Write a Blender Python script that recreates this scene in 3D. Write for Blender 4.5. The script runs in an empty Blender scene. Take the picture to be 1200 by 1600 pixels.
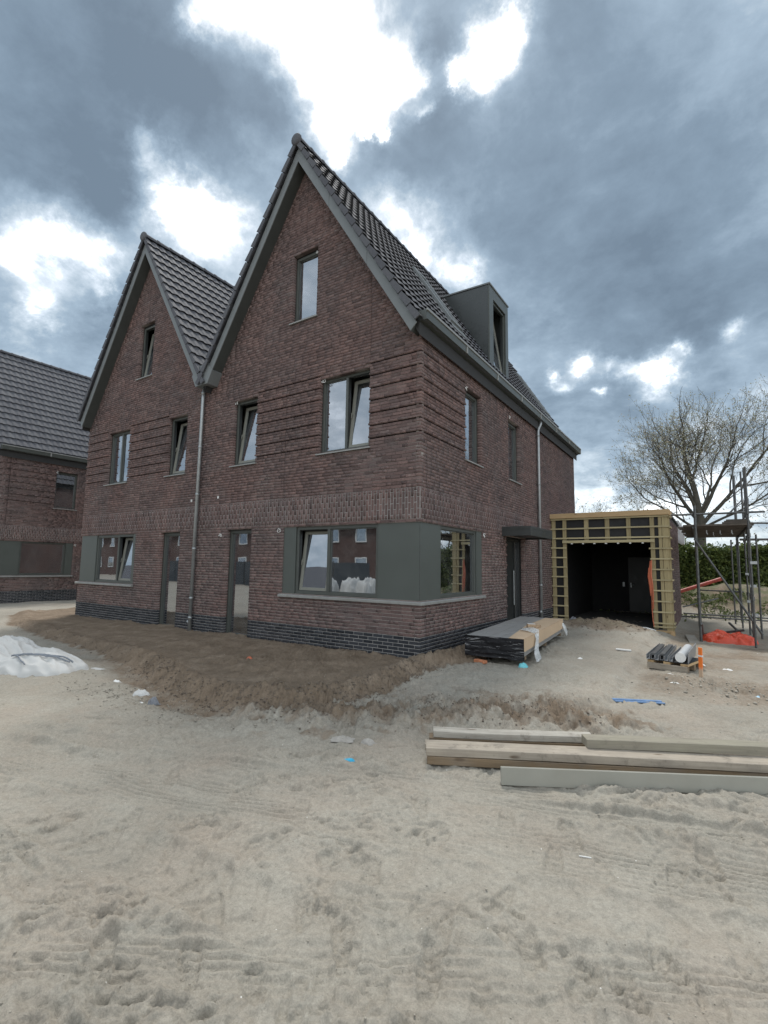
import bpy, math, random
import numpy as np
from mathutils import Vector, Matrix, noise as mnoise

rnd = random.Random(7)
sc = bpy.context.scene
COL = sc.collection

# ------------------------------------------------------------------ camera
CAM = Vector((4.275, -7.592, 1.735))
cr = Vector((0.83315349, 0.55285925, 0.01420956))
cu = Vector((0.04816140, -0.09812670, 0.99400786))
cf = Vector((-0.55094078, 0.82747677, 0.10838107))
cd = bpy.data.cameras.new('camera')
cam = bpy.data.objects.new('camera', cd)
COL.objects.link(cam)
cam.matrix_world = Matrix(((cr.x, cu.x, -cf.x, CAM.x), (cr.y, cu.y, -cf.y, CAM.y), (cr.z, cu.z, -cf.z, CAM.z), (0, 0, 0, 1)))
cd.sensor_fit = 'VERTICAL'
cd.sensor_height = 36.0
cd.lens = 36.0 * 767.5 / 1600.0
cd.clip_start = 0.05
cd.clip_end = 3000
sc.camera = cam

# ------------------------------------------------------------------ world, sun, exposure
SUN_AZ, SUN_EL = -38.0, 62.0
sc.view_settings.view_transform = 'Standard'
sc.view_settings.look = 'None'
sc.view_settings.gamma = 1.0
sc.view_settings.use_curve_mapping = False
sc.view_settings.exposure = 0.92
world = bpy.data.worlds.new("World")
sc.world = world
world.use_nodes = True


class NT:
    """tiny helper for node trees"""
    def __init__(self, tree):
        self.t = tree
        tree.nodes.clear()

    def n(self, typ, *ins, **props):
        nd = self.t.nodes.new(typ)
        kw = {}
        for k, v in props.items():
            if k.startswith('i_'):
                kw[k[2:].replace('_', ' ')] = v
            else:
                setattr(nd, k, v)
        for i, v in enumerate(ins):
            self.put(nd, i, v)
        for k, v in kw.items():
            self.put(nd, k, v)
        return nd

    def put(self, nd, key, v):
        if v is None:
            return
        s = nd.inputs[key]
        if isinstance(v, bpy.types.NodeSocket):
            self.t.links.new(v, s)
        elif isinstance(v, bpy.types.Node):
            self.t.links.new(v.outputs[0], s)
        else:
            if isinstance(v, (tuple, list)) and len(v) == 3 and len(s.default_value) == 4:
                v = (*v, 1.0)
            s.default_value = v

    def m(self, op, a, b=None, c=None, clamp=False):
        nd = self.n('ShaderNodeMath', a, b, c, operation=op)
        nd.use_clamp = clamp
        return nd.outputs[0]

    def vm(self, op, a, b=None):
        nd = self.n('ShaderNodeVectorMath', a, b, operation=op)
        return nd.outputs['Value'] if op in ('DOT_PRODUCT', 'LENGTH', 'DISTANCE') else nd.outputs[0]

    def noise(self, vec, scale, detail=4, rough=.55, dist=0.0):
        nd = self.n('ShaderNodeTexNoise', i_Vector=vec, i_Scale=scale, i_Detail=detail, i_Roughness=rough, i_Distortion=dist)
        return nd.outputs[0]

    def ramp(self, fac, stops, interp='LINEAR'):
        nd = self.n('ShaderNodeValToRGB', fac)
        r = nd.color_ramp
        r.interpolation = interp
        while len(r.elements) < len(stops):
            r.elements.new(0.5)
        for e, (p, c) in zip(r.elements, stops):
            e.position = p
            e.color = (*c, 1.0) if len(c) == 3 else c
        return nd.outputs[0]

    def mix(self, fac, a, b, mode='MIX'):
        nd = self.t.nodes.new('ShaderNodeMix')
        nd.data_type = 'RGBA'
        nd.blend_type = mode
        for s, v in ((nd.inputs[0], fac), (nd.inputs[6], a), (nd.inputs[7], b)):
            if isinstance(v, bpy.types.NodeSocket):
                self.t.links.new(v, s)
            elif isinstance(v, (tuple, list)):
                s.default_value = (*v, 1.0) if len(v) == 3 else v
            else:
                s.default_value = v
        return nd.outputs[2]

    def mr(self, v, a, b, c=0.0, d=1.0, smooth=False):
        nd = self.n('ShaderNodeMapRange', v, a, b, c, d)
        if smooth:
            nd.interpolation_type = 'SMOOTHSTEP'
        return nd.outputs[0]


# cloud openings (positive) and heavy cloud (negative): azimuth, elevation, angular size, weight
CLOUDS = [(-64.0, 26.5, .7, 1.1), (-62.0, 39.0, .8, .8), (-47.0, 38.0, .8, .8), (-73.0, 27.0, 1.0, .9), (-58.5, 48.5, .8, .8), (-14.8, 20.6, .5, 1.0), (-1.2, 21.2, .6, 1.1), (-9.3, 18.4, .4, .9), (-40.0, 42.0, .7, .9), (-29.0, 45.0, .5, .9), (-43.0, 51.3, 3.4, 1.0), (-37.9, 49.7, 2.8, 1.0), (-34.5, 47.5, 2.1, 0.9), (-31.1, 47.8, 1.1, 0.8), (-39.8, 45.8, 2.0, 0.8), (-44.4, 48.2, 1.3, 0.6), (-55.1, 49.7, 1.3, 0.9), (-42.5, 43.6, 1.2, 0.6), (-45.4, 51.4, 2.7, 0.5), (-60.2, 37.2, 1.4, 0.9), (-56.9, 34.9, 2.2, 1.0), (-59.0, 35.2, 1.6, 0.6), (-53.4, 35.0, 2.0, 0.8), (-50.1, 41.0, 1.2, 0.5), (-70.0, 30.5, 1.7, 0.9), (-67.7, 28.9, 2.0, 1.0), (-64.5, 29.5, 1.5, 0.8), (-71.4, 22.6, 1.4, 0.9), (-69.6, 23.6, 1.2, 0.7), (-66.3, 25.7, 1.1, 0.6), (-20.1, 49.1, 1.6, 1.2), (-18.1, 49.6, 1.0, 0.9), (-21.7, 48.3, 0.9, 0.8), (-25.2, 47.8, 0.7, 1.3), (-25.5, 47.2, 0.4, 0.9), (-33.9, 44.1, 0.4, 1.3), (-35.8, 44.1, 0.4, 1.2), (-31.0, 36.3, 1.9, 0.9), (-27.4, 32.8, 2.1, 1.0), (-34.2, 37.4, 1.7, 0.6), (-24.3, 30.8, 1.4, 0.8), (-11.1, 21.6, 0.9, 1.1), (-8.2, 20.9, 0.6, 0.8), (-6.3, 19.7, 0.7, 0.8), (-3.8, 18.6, 1.3, 1.3), (-2.8, 19.4, 0.9, 0.9), (3.3, 21.4, 0.7, 1.1), (-13.3, 19.6, 0.6, 0.8), (-10.2, 8.1, 4.5, 0.45), (-0.2, 9.4, 4.5, 0.5), (4.2, 16.0, 2.1, 0.3), (-73.3, 30.3, 1.9, 0.4), (-72.5, 18.3, 1.5, 0.4), (-69.1, 42.0, 4.9, -0.28), (-62.0, 45.1, 3.7, -0.3), (-55.6, 43.7, 3.5, -0.32), (-48.2, 45.4, 1.6, -0.35), (-71.6, 35.8, 3.7, -0.2), (-63.5, 35.1, 2.1, -0.3), (-66.8, 38.0, 2.9, -0.15), (-65.2, 33.1, 1.5, -0.3), (-50.3, 31.3, 2.5, 0.2), (-11.2, 38.3, 9.6, -0.2), (-2.0, 28.9, 6.4, -0.32), (-18.5, 34.1, 5.4, -0.22), (-8.3, 26.8, 4.7, -0.3), (0.0, 24.5, 3.2, -0.3), (-6.2, 16.4, 2.7, -0.2), (-12.0, 13.0, 3.3, -0.25), (-66.1, 24.0, 2.2, -0.3), (-61.5, 25.7, 1.8, -0.25), (-27.0, 50.0, 1.2, -0.3), (-35.1, 42.8, 2.2, -0.25), (-26.2, 44.1, 2.6, -0.25), (-54.6, 31.7, 1.2, -0.3), (-16.0, 17.4, 2.0, -0.2), (-30.2, 41.8, 3.3, -0.2)]


def build_world():
    w = NT(world.node_tree)
    tc = w.n('ShaderNodeTexCoord').outputs['Generated']
    d = w.vm('NORMALIZE', tc)
    sep = w.n('ShaderNodeSeparateXYZ', d)
    up = w.m('ADD', w.m('MAXIMUM', sep.outputs[2], 0.0), 0.32)
    inv = w.m('DIVIDE', 1.0, up)
    p = w.n('ShaderNodeVectorMath', d, operation='SCALE')
    w.put(p, 'Scale', inv)
    p = p.outputs[0]
    n1 = w.noise(p, 1.5, 8, .58, .25)
    n2 = w.noise(w.vm('ADD', p, (7.3, 2.1, 0.0)), 4.2, 7, .62, .35)
    n3 = w.noise(w.vm('ADD', p, (1.3, 9.1, 3.0)), 15.0, 6, .62, .2)
    # ragged look-up direction so that the openings get torn edges
    wob = w.n('ShaderNodeTexNoise', i_Vector=d, i_Scale=6.5, i_Detail=9.0, i_Roughness=.66).outputs['Color']
    wobv = w.vm('MULTIPLY', w.vm('SUBTRACT', wob, (.5, .5, .5)), (.15, .15, .15))
    dd = w.vm('NORMALIZE', w.vm('ADD', d, wobv))
    acc = None
    for az, el, s, wt in CLOUDS:
        a, e = math.radians(az), math.radians(el)
        v = (math.sin(a) * math.cos(e), math.cos(a) * math.cos(e), math.sin(e))
        k = 1.0 / math.radians(s * 1.06) ** 2
        dt = w.vm('DOT_PRODUCT', dd, v)
        ex = w.m('EXPONENT', w.m('MULTIPLY_ADD', dt, k, -k))
        acc = w.m('MULTIPLY', ex, wt) if acc is None else w.m('MULTIPLY_ADD', ex, wt, acc)
    f = w.m('MULTIPLY_ADD', w.m('SUBTRACT', n1, .5), .55, .33)
    f = w.m('MULTIPLY_ADD', w.m('SUBTRACT', n2, .5), .56, f)
    f = w.m('MULTIPLY_ADD', w.m('SUBTRACT', n3, .5), .30, f)
    pos = w.m('MULTIPLY', w.m('MAXIMUM', acc, 0.0), w.m('MULTIPLY_ADD', n2, 2.8, -.66))
    f = w.m('MULTIPLY_ADD', pos, .54, f)
    f = w.m('MULTIPLY_ADD', w.m('MINIMUM', acc, 0.0), .5, f)
    # away from the sun the same clouds show their lit side
    a = math.radians(SUN_AZ)
    away = w.mr(w.vm('DOT_PRODUCT', d, (math.sin(a), math.cos(a), 0.0)), .45, -.7, 0.0, .36)
    f = w.m('ADD', f, away)
    # thinner cloud overhead, round the hidden sun
    f = w.m('ADD', f, w.mr(sep.outputs[2], .76, .98, 0.0, .18, True))
    hor = w.mr(sep.outputs[2], .28, .03, 0.0, .17, True)
    f = w.m('ADD', f, hor)
    col = w.ramp(f, [(0.0, (.092, .126, .163)), (.20, (.132, .178, .226)), (.38, (.205, .265, .325)), (.54, (.335, .390, .435)),
                     (.68, (.53, .57, .60)), (.80, (.80, .83, .85)), (1.0, (.95, .95, .95))])
    lum = w.mr(f, .62, 1.05, 1.0, 1.7)
    # below the horizon: dull ground tone
    col = w.mix(w.mr(sep.outputs[2], -.02, 0.0), (.16, .15, .13), col)
    cl = w.n('ShaderNodeBackground', col, w.m('MULTIPLY', lum, 1.0))
    sky = w.n('ShaderNodeTexSky', sky_type='NISHITA', sun_disc=False)
    sky.sun_elevation = math.radians(SUN_EL)
    sky.sun_rotation = math.radians(SUN_AZ)
    sb = w.n('ShaderNodeBackground', sky.outputs[0], 0.10)
    thin = w.mr(f, .45, .75, .04, .22)
    ms = w.n('ShaderNodeMixShader', thin, cl, sb)
    w.n("ShaderNodeOutputWorld", ms)


build_world()
sd = bpy.data.lights.new('sun', 'SUN')
sd.energy = 1.5
sd.angle = math.radians(14)
sd.color = (1.0, .96, .90)
sun = bpy.data.objects.new('sun', sd)
COL.objects.link(sun)
a, e = math.radians(SUN_AZ), math.radians(SUN_EL)
sv = Vector((math.sin(a) * math.cos(e), math.cos(a) * math.cos(e), math.sin(e)))
sun.rotation_euler = sv.to_track_quat('Z', 'Y').to_euler()
sun.location = (0, 0, 30)


# ------------------------------------------------------------------ object helpers
def tag(o, label=None, cat=None, group=None, kind=None):
    if label: o['label'] = label
    if cat: o['category'] = cat
    if group: o['group'] = group
    if kind: o['kind'] = kind
    return o


def empty(name, loc=(0, 0, 0), rz=0.0):
    o = bpy.data.objects.new(name, None)
    o.location = loc
    o.rotation_euler = (0, 0, rz)
    o.empty_display_size = .2
    COL.objects.link(o)
    return o


def link_mesh(name, me, parent=None, M=None):
    o = bpy.data.objects.new(name, me)
    COL.objects.link(o)
    if parent is not None:
        o.parent = parent
    if M is not None:
        o.matrix_local = M
    return o


BOXF = [(0, 3, 2, 1), (4, 5, 6, 7), (0, 1, 5, 4), (1, 2, 6, 5), (2, 3, 7, 6), (3, 0, 4, 7)]


class MB:
    def __init__(self):
        self.v = []
        self.f = []
        self.mi = []
        self.cur = 0

    def add(self, vs, fs):
        b = len(self.v)
        self.v.extend([tuple(x) for x in vs])
        self.f.extend([tuple(b + i for i in f) for f in fs])
        self.mi.extend([self.cur] * len(fs))
        return self

    def box(self, x0, x1, y0, y1, z0, z1):
        return self.add([(x0, y0, z0), (x1, y0, z0), (x1, y1, z0), (x0, y1, z0), (x0, y0, z1), (x1, y0, z1), (x1, y1, z1), (x0, y1, z1)], BOXF)

    def obox(self, c, size, R=None):
        c = Vector(c)
        h = [s / 2 for s in size]
        R = R or Matrix.Identity(3)
        vs = [c + R @ Vector((sx * h[0], sy * h[1], sz * h[2])) for sx, sy, sz in
              ((-1, -1, -1), (1, -1, -1), (1, 1, -1), (-1, 1, -1), (-1, -1, 1), (1, -1, 1), (1, 1, 1), (-1, 1, 1))]
        return self.add(vs, BOXF)

    def beam(self, p, q, w, h, roll=0.0):
        p, q = Vector(p), Vector(q)
        d = q - p
        x = d.normalized()
        z = Vector((0, 0, 1)) if abs(x.z) < .95 else Vector((0, 1, 0))
        y = z.cross(x).normalized()
        z = x.cross(y)
        if roll:
            y, z = y * math.cos(roll) + z * math.sin(roll), z * math.cos(roll) - y * math.sin(roll)
        R = Matrix((x, y, z)).transposed()
        return self.obox((p + q) / 2, (d.length, w, h), R)

    def tube(self, pts, rad, n=8, cap=True):
        pts = [Vector(p) for p in pts]
        if not isinstance(rad, (list, tuple)):
            rad = [rad] * len(pts)
        rings = []
        prev = None
        b = len(self.v)
        for i, p in enumerate(pts):
            t = (pts[min(i + 1, len(pts) - 1)] - pts[max(i - 1, 0)]).normalized()
            if prev is None:
                ref = Vector((0, 0, 1)) if abs(t.z) < .9 else Vector((1, 0, 0))
                a1 = t.cross(ref).normalized()
            else:
                a1 = (prev - t * prev.dot(t)).normalized()
            prev = a1
            a2 = t.cross(a1)
            for k in range(n):
                an = 2 * math.pi * k / n
                self.v.append(tuple(p + (a1 * math.cos(an) + a2 * math.sin(an)) * rad[i]))
        for i in range(len(pts) - 1):
            for k in range(n):
                k2 = (k + 1) % n
                self.f.append((b + i * n + k, b + i * n + k2, b + (i + 1) * n + k2, b + (i + 1) * n + k))
                self.mi.append(self.cur)
        if cap:
            self.f.append(tuple(b + k for k in range(n))[::-1])
            self.f.append(tuple(b + (len(pts) - 1) * n + k for k in range(n)))
            self.mi.extend([self.cur] * 2)
        return self

    def prism(self, poly, fa, fb):
        """poly: 2d points; fa, fb map a 2d point to the two end faces"""
        n = len(poly)
        vs = [fa(p) for p in poly] + [fb(p) for p in poly]
        fs = [tuple(range(n)), tuple(range(2 * n - 1, n - 1, -1))]
        fs += [(i, i + n, (i + 1) % n + n, (i + 1) % n) for i in range(n)]
        return self.add(vs, fs)

    def mesh(self, name, mats, smooth=False):
        me = bpy.data.meshes.new(name)
        me.from_pydata(self.v, [], self.f)
        for m in (mats if isinstance(mats, (list, tuple)) else [mats]):
            me.materials.append(m)
        if max(self.mi, default=0) > 0:
            me.polygons.foreach_set('material_index', self.mi)
        if smooth:
            me.polygons.foreach_set('use_smooth', [True] * len(self.f))
        me.update()
        return me

    def build(self, name, mats, parent=None, M=None, bevel=0.0, smooth=False, segs=1):
        o = link_mesh(name, self.mesh(name, mats, smooth), parent, M)
        if bevel:
            b = o.modifiers.new('bevel', 'BEVEL')
            b.width = bevel
            b.segments = segs
            b.limit_method = 'ANGLE'
        return o


def mesh_np(name, verts, quads, mat, smooth=False):
    me = bpy.data.meshes.new(name)
    nv, nf, k = len(verts), len(quads), quads.shape[1]
    me.vertices.add(nv)
    me.vertices.foreach_set('co', np.ascontiguousarray(verts, dtype=np.float32).ravel())
    me.loops.add(nf * k)
    me.loops.foreach_set('vertex_index', np.ascontiguousarray(quads, dtype=np.int32).ravel())
    me.polygons.add(nf)
    me.polygons.foreach_set('loop_start', np.arange(0, nf * k, k, dtype=np.int32))
    try:
        me.polygons.foreach_set('loop_total', np.full(nf, k, dtype=np.int32))
    except Exception:
        pass
    if smooth:
        me.polygons.foreach_set('use_smooth', np.ones(nf, dtype=bool))
    me.materials.append(mat)
    me.update(calc_edges=True)
    return me


# ------------------------------------------------------------------ materials
def mat(name, fn):
    m = bpy.data.materials.new(name)
    m.use_nodes = True
    t = NT(m.node_tree)
    sh = fn(t)
    t.n('ShaderNodeOutputMaterial', sh)
    return m


def pbr(t, col, rough=.7, metal=0.0, normal=None, spec=.5):
    nd = t.n('ShaderNodeBsdfPrincipled', i_Base_Color=col, i_Roughness=rough, i_Metallic=metal)
    nd.inputs['Specular IOR Level'].default_value = spec
    if normal is not None:
        t.put(nd, 'Normal', normal)
    return nd


def bump(t, h, strength=.5, dist=.01):
    return t.n('ShaderNodeBump', i_Height=h, i_Strength=strength, i_Distance=dist).outputs[0]


def wpos(t):
    return t.n('ShaderNodeNewGeometry').outputs['Position']


def rnd_piece(t):
    g = t.n('ShaderNodeNewGeometry').outputs['Random Per Island']
    o = t.n('ShaderNodeObjectInfo').outputs['Random']
    return t.m('FRACT', t.m('ADD', t.m('MULTIPLY', g, 3.7), o))


def simple(name, col, rough=.6, metal=0.0, var=.12, scale=6.0, bs=0.0, spec=.5, dirt=0.0):
    def fn(t):
        p = wpos(t)
        n = t.noise(p, scale, 5, .6)
        k = t.mr(n, .3, .7, 1 - var, 1 + var)
        c = t.mix(1.0, col, t.n('ShaderNodeCombineColor', k, k, k).outputs[0], 'MULTIPLY')
        if dirt:
            dn = t.noise(p, 2.3, 6, .65)
            c = t.mix(t.mr(dn, .5, .75, 0, dirt), c, (.28, .25, .20))
        nm = bump(t, t.noise(p, scale * 12, 4, .6), bs, .004) if bs else None
        r = t.mr(n, .3, .7, max(.05, rough - .08), min(1, rough + .08))
        return pbr(t, c, r, metal, nm, spec)
    return mat(name, fn)


def brick_fn(palette, smear=.5):
    def fn(t):
        p = wpos(t)
        r = rnd_piece(t)
        r2 = t.m('FRACT', t.m('MULTIPLY', r, 17.31))
        c = t.ramp(r, palette)
        big = t.noise(p, .7, 4, .6)
        c = t.mix(t.mr(big, .35, .65, .0, 1.0), t.mix(1.0, c, (.88, .90, .93), 'MULTIPLY'), t.mix(1.0, c, (1.14, 1.02, 1.0), 'MULTIPLY'))
        n = t.noise(p, 22, 5, .65)
        k = t.mr(n, .3, .7, .78, 1.22)
        c = t.mix(1.0, c, t.n('ShaderNodeCombineColor', k, k, k).outputs[0], 'MULTIPLY')
        k2 = t.mr(r2, 0, 1, .92, 1.08)
        c = t.mix(1.0, c, t.n('ShaderNodeCombineColor', k2, k2, k2).outputs[0], 'MULTIPLY')
        # lime and mortar smears left on the faces
        s = t.noise(p, 1.1, 3, .5)
        s2 = t.noise(t.vm('MULTIPLY', p, (6, 6, 26)), 1.0, 5, .7)
        f = t.m('MULTIPLY', t.mr(s, .50, .70, .15, 1), t.mr(s2, .56, .72, 0, smear))
        c = t.mix(f, c, (.42, .38, .36))
        nm = bump(t, t.m('ADD', t.noise(p, 60, 5, .7), t.m('MULTIPLY', n, 1.5)), .55, .004)
        return pbr(t, c, .85, 0, nm, .25)
    return fn


PAL = [(0, (.098, .073, .068)), (.22, (.138, .099, .091)), (.45, (.162, .115, .105)), (.62, (.126, .096, .090)), (.82, (.186, .131, .118)), (1.0, (.160, .127, .118))]
M_BRICK = mat('brown_brick', brick_fn(PAL, .75))
M_BLACK = mat('black_brick', brick_fn([(0, (.028, .031, .036)), (.5, (.042, .046, .052)), (1, (.060, .064, .070))], .25))


def mortar_fn(base_light):
    def fn(t):
        p = wpos(t)
        s = t.noise(p, .9, 4, .6)
        n = t.noise(p, 40, 3, .6)
        sep = t.n('ShaderNodeSeparateXYZ', p)
        low = t.mr(sep.outputs[2], .4, 3.6, .24, .0)
        f = t.mr(t.m('ADD', s, low), .44, .66, .05, base_light)
        c = t.mix(f, (.085, .062, .058), (.40, .37, .34))
        k = t.mr(n, .3, .7, .8, 1.2)
        c = t.mix(1.0, c, t.n('ShaderNodeCombineColor', k, k, k).outputs[0], 'MULTIPLY')
        return pbr(t, c, .95, 0, bump(t, n, .5, .004), .1)
    return fn


M_MORTAR = mat('mortar', mortar_fn(.85))
M_MORTAR_L = mat('pointed_mortar', lambda t: pbr(t, t.ramp(t.noise(wpos(t), 9, 4, .6), [(.3, (.26, .25, .24)), (.7, (.42, .41, .39))]), .95))


def tile_fn(t):
    p = wpos(t)
    r = rnd_piece(t)
    n = t.noise(p, 30, 5, .7)
    c = t.ramp(r, [(0, (.088, .090, .101)), (.5, (.102, .104, .115)), (1, (.116, .118, .128))])
    k = t.mr(n, .3, .7, .85, 1.15)
    c = t.mix(1.0, c, t.n('ShaderNodeCombineColor', k, k, k).outputs[0], 'MULTIPLY')
    return pbr(t, c, .75, 0, bump(t, n, .25, .003), .18)


M_TILE = mat('grey_roof_tile', tile_fn)
M_FASCIA = simple('fascia_grey_green', (.175, .188, .190), .45, 0, .08, 3, 0, .4)
M_FRAME = simple('frame_olive_grey', (.075, .082, .074), .38, 0, .08, 5, 0, .5)
M_FRAME_D = simple('frame_dark', (.022, .025, .024), .4, 0, .1, 5, 0, .5)
M_SASH = simple('sash_grey', (.21, .21, .18), .4, 0, .06, 5, 0, .5)
M_PANEL = simple('panel_grey_green', (.088, .099, .090), .42, 0, .05, 1.5, 0, .45)
M_SILL = simple('sill_stone_grey', (.30, .30, .285), .45, .2, .12, 8, .1, .5, .25)
M_SOFFIT = simple('soffit_dark', (.055, .060, .056), .6, 0, .1, 4)
M_ZINC = simple('galvanised_pipe', (.36, .38, .385), .42, .55, .15, 9, .1)
M_DECK = simple('roof_underlay', (.03, .03, .03), .8)
M_INNER = simple('inner_plaster', (.34, .33, .31), .9, 0, .1, 2)
M_WHITE = simple('white_plastic', (.75, .75, .73), .5, 0, .06, 20)
M_CANOPY = simple('canopy_dark_grey', (.042, .046, .045), .45, 0, .08, 5)
M_DORMER = simple('dormer_cladding', (.060, .066, .065), .28, .25, .06, 2, 0, .6)


def pane_fn(t):
    lw = t.n('ShaderNodeFresnel', 1.55).outputs[0]
    p = wpos(t)
    nm = bump(t, t.noise(p, 1.4, 2, .5), .10, .01)
    gl = t.n('ShaderNodeBsdfGlossy', (.90, .94, 1.0), .012, i_Normal=nm)
    tr = t.n('ShaderNodeBsdfTransparent', (.42, .46, .44))
    f = t.m('MULTIPLY_ADD', lw, .9, .40, clamp=True)
    ms = t.n('ShaderNodeMixShader', f, tr, gl)
    dust = t.n('ShaderNodeBsdfDiffuse', (.5, .5, .48))
    df = t.mr(t.noise(p, 3.1, 6, .7), .45, .8, .01, .10)
    return t.n('ShaderNodeMixShader', df, ms, dust)


M_GLASS = mat('window_glass', pane_fn)


def wood_fn(c1, c2, sc_=9.0, axis=0, dirt=.0):
    def fn(t):
        tc = t.n('ShaderNodeTexCoord').outputs['Object']
        o = t.n('ShaderNodeObjectInfo').outputs['Random']
        st = [1.0, 1.0, 1.0]
        st = [(.8 if i == axis else 14.0) for i in range(3)]
        off = t.n('ShaderNodeCombineXYZ', t.m('MULTIPLY', o, 37.0), o, o)
        v = t.vm('MULTIPLY', t.vm('ADD', tc, off.outputs[0]), tuple(st))
        n = t.noise(v, sc_ * .3, 6, .65, .6)
        n2 = t.noise(wpos(t), 3.0, 5, .6)
        c = t.mix(t.mr(n, .3, .7), c1, c2)
        k = t.mr(o, 0, 1, .82, 1.12)
        c = t.mix(1.0, c, t.n('ShaderNodeCombineColor', k, k, k).outputs[0], 'MULTIPLY')
        kn = t.n('ShaderNodeTexVoronoi', i_Vector=t.vm('MULTIPLY', t.vm('ADD', tc, off.outputs[0]), tuple(2.2 if i == axis else 7.0 for i in range(3))), i_Scale=1.0).outputs['Distance']
        c = t.mix(t.mr(kn, .06, .13, .8, 0), c, (.09, .055, .03))
        ck = t.noise(t.vm('MULTIPLY', t.vm('ADD', tc, off.outputs[0]), tuple(1.2 if i == axis else 60.0 for i in range(3))), 1.0, 3, .6)
        c = t.mix(t.mr(ck, .66, .72, 0, .7), c, (.07, .055, .04))
        if dirt:
            c = t.mix(t.mr(n2, .42, .66, 0, dirt), c, (.25, .22, .185))
            c = t.mix(t.mr(t.noise(wpos(t), 9.0, 6, .7), .56, .68, 0, dirt), c, (.16, .14, .115))
        return pbr(t, c, .8, 0, bump(t, n, .35, .003), .25)
    return fn


M_PINE = mat('fresh_pine', wood_fn((.52, .38, .22), (.40, .27, .14)))
M_GREENW = mat('treated_timber', wood_fn((.42, .35, .20), (.27, .22, .12), axis=2))
M_GREENH = mat('treated_batten', wood_fn((.52, .45, .28), (.36, .31, .18), axis=0))
M_LUM1 = mat('pale_lumber', wood_fn((.46, .405, .33), (.31, .265, .21), dirt=.6))
M_LUM2 = mat('greenish_lumber', wood_fn((.38, .355, .275), (.26, .24, .185), dirt=.5))
M_LUM3 = mat('brown_lumber', wood_fn((.26, .19, .12), (.15, .11, .07), dirt=.4))
M_LUM4 = mat('weathered_lumber', wood_fn((.50, .47, .41), (.30, .28, .245), dirt=.55))
M_BLACKM = simple('black_membrane', (.012, .012, .013), .6)
M_STEEL = simple('scaffold_steel', (.105, .108, .108), .5, .6, .35, 12, .2, .5, .3)
M_PLANK = simple('old_scaffold_plank', (.10, .085, .07), .9, 0, .4, 5, .4)

# ------------------------------------------------------------------ numpy noise and the ground
_prng = np.random.RandomState(11)
_perm = np.tile(_prng.permutation(256), 2)
_ga = _prng.rand(256) * 2 * np.pi
_gx, _gy = np.cos(_ga), np.sin(_ga)


def perlin(x, y, seed=0):
    x = x + seed * 17.13
    y = y + seed * 9.71
    xi = np.floor(x).astype(np.int64)
    yi = np.floor(y).astype(np.int64)
    xf, yf = x - xi, y - yi
    xi &= 255
    yi &= 255
    u = xf * xf * xf * (xf * (xf * 6 - 15) + 10)
    v = yf * yf * yf * (yf * (yf * 6 - 15) + 10)

    def g(ix, iy, dx, dy):
        h = _perm[_perm[ix & 255] + (iy & 255)]
        return _gx[h] * dx + _gy[h] * dy
    a = g(xi, yi, xf, yf)
    b = g(xi + 1, yi, xf - 1, yf)
    c = g(xi, yi + 1, xf, yf - 1)
    d = g(xi + 1, yi + 1, xf - 1, yf - 1)
    return (a + u * (b - a)) * (1 - v) + (c + u * (d - c)) * v


def fbm(x, y, oct=4, seed=0, gain=.5):
    s = 0
    a = 1.0
    for i in range(oct):
        s = s + a * perlin(x * 2 ** i, y * 2 ** i, seed + i * 3)
        a *= gain
    return s


def sstep(a, b, x):
    t = np.clip((x - a) / (b - a), 0, 1)
    return t * t * (3 - 2 * t)


BED = np.array([(1.2, 3.0), (.42, -.30), (.40, -.9), (.34, -1.8), (.28, -2.5), (.05, -3.1), (-.6, -3.42), (-1.6, -3.45), (-2.6, -3.15), (-3.8, -2.75),
                (-5.5, -2.5), (-8.2, -2.3), (-11.5, -1.8), (-13.6, -1.0), (-14.2, .6), (-13.6, 3.0)])


def poly_sd(x, y, P):
    """signed distance, negative inside"""
    d2 = np.full(x.shape, 1e9)
    ins = np.zeros(x.shape, bool)
    n = len(P)
    for i in range(n):
        ax, ay = P[i]
        bx, by = P[(i + 1) % n]
        ex, ey = bx - ax, by - ay
        wx, wy = x - ax, y - ay
        t = np.clip((wx * ex + wy * ey) / (ex * ex + ey * ey), 0, 1)
        d2 = np.minimum(d2, (wx - t * ex) ** 2 + (wy - t * ey) ** 2)
        c = ((ay > y) != (by > y)) & (x < (bx - ax) * (y - ay) / (by - ay + 1e-12) + ax)
        ins ^= c
    d = np.sqrt(d2)
    return np.where(ins, -d, d)


def seg_d(x, y, pts):
    d2 = np.full(x.shape, 1e9)
    for (ax, ay), (bx, by) in zip(pts[:-1], pts[1:]):
        ex, ey = bx - ax, by - ay
        t = np.clip(((x - ax) * ex + (y - ay) * ey) / (ex * ex + ey * ey), 0, 1)
        d2 = np.minimum(d2, (x - ax - t * ex) ** 2 + (y - ay - t * ey) ** 2)
    return np.sqrt(d2)


STEP = [(3.0, 6.3), (2.95, 4.5), (3.05, 2.2), (3.02, .9), (3.05, -.4), (2.85, -1.5)]
CHURN = [(-.1, -3.35), (.5, -3.0), (1.1, -2.65), (1.7, -2.1), (2.3, -1.75), (3.1, -1.5)]


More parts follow.
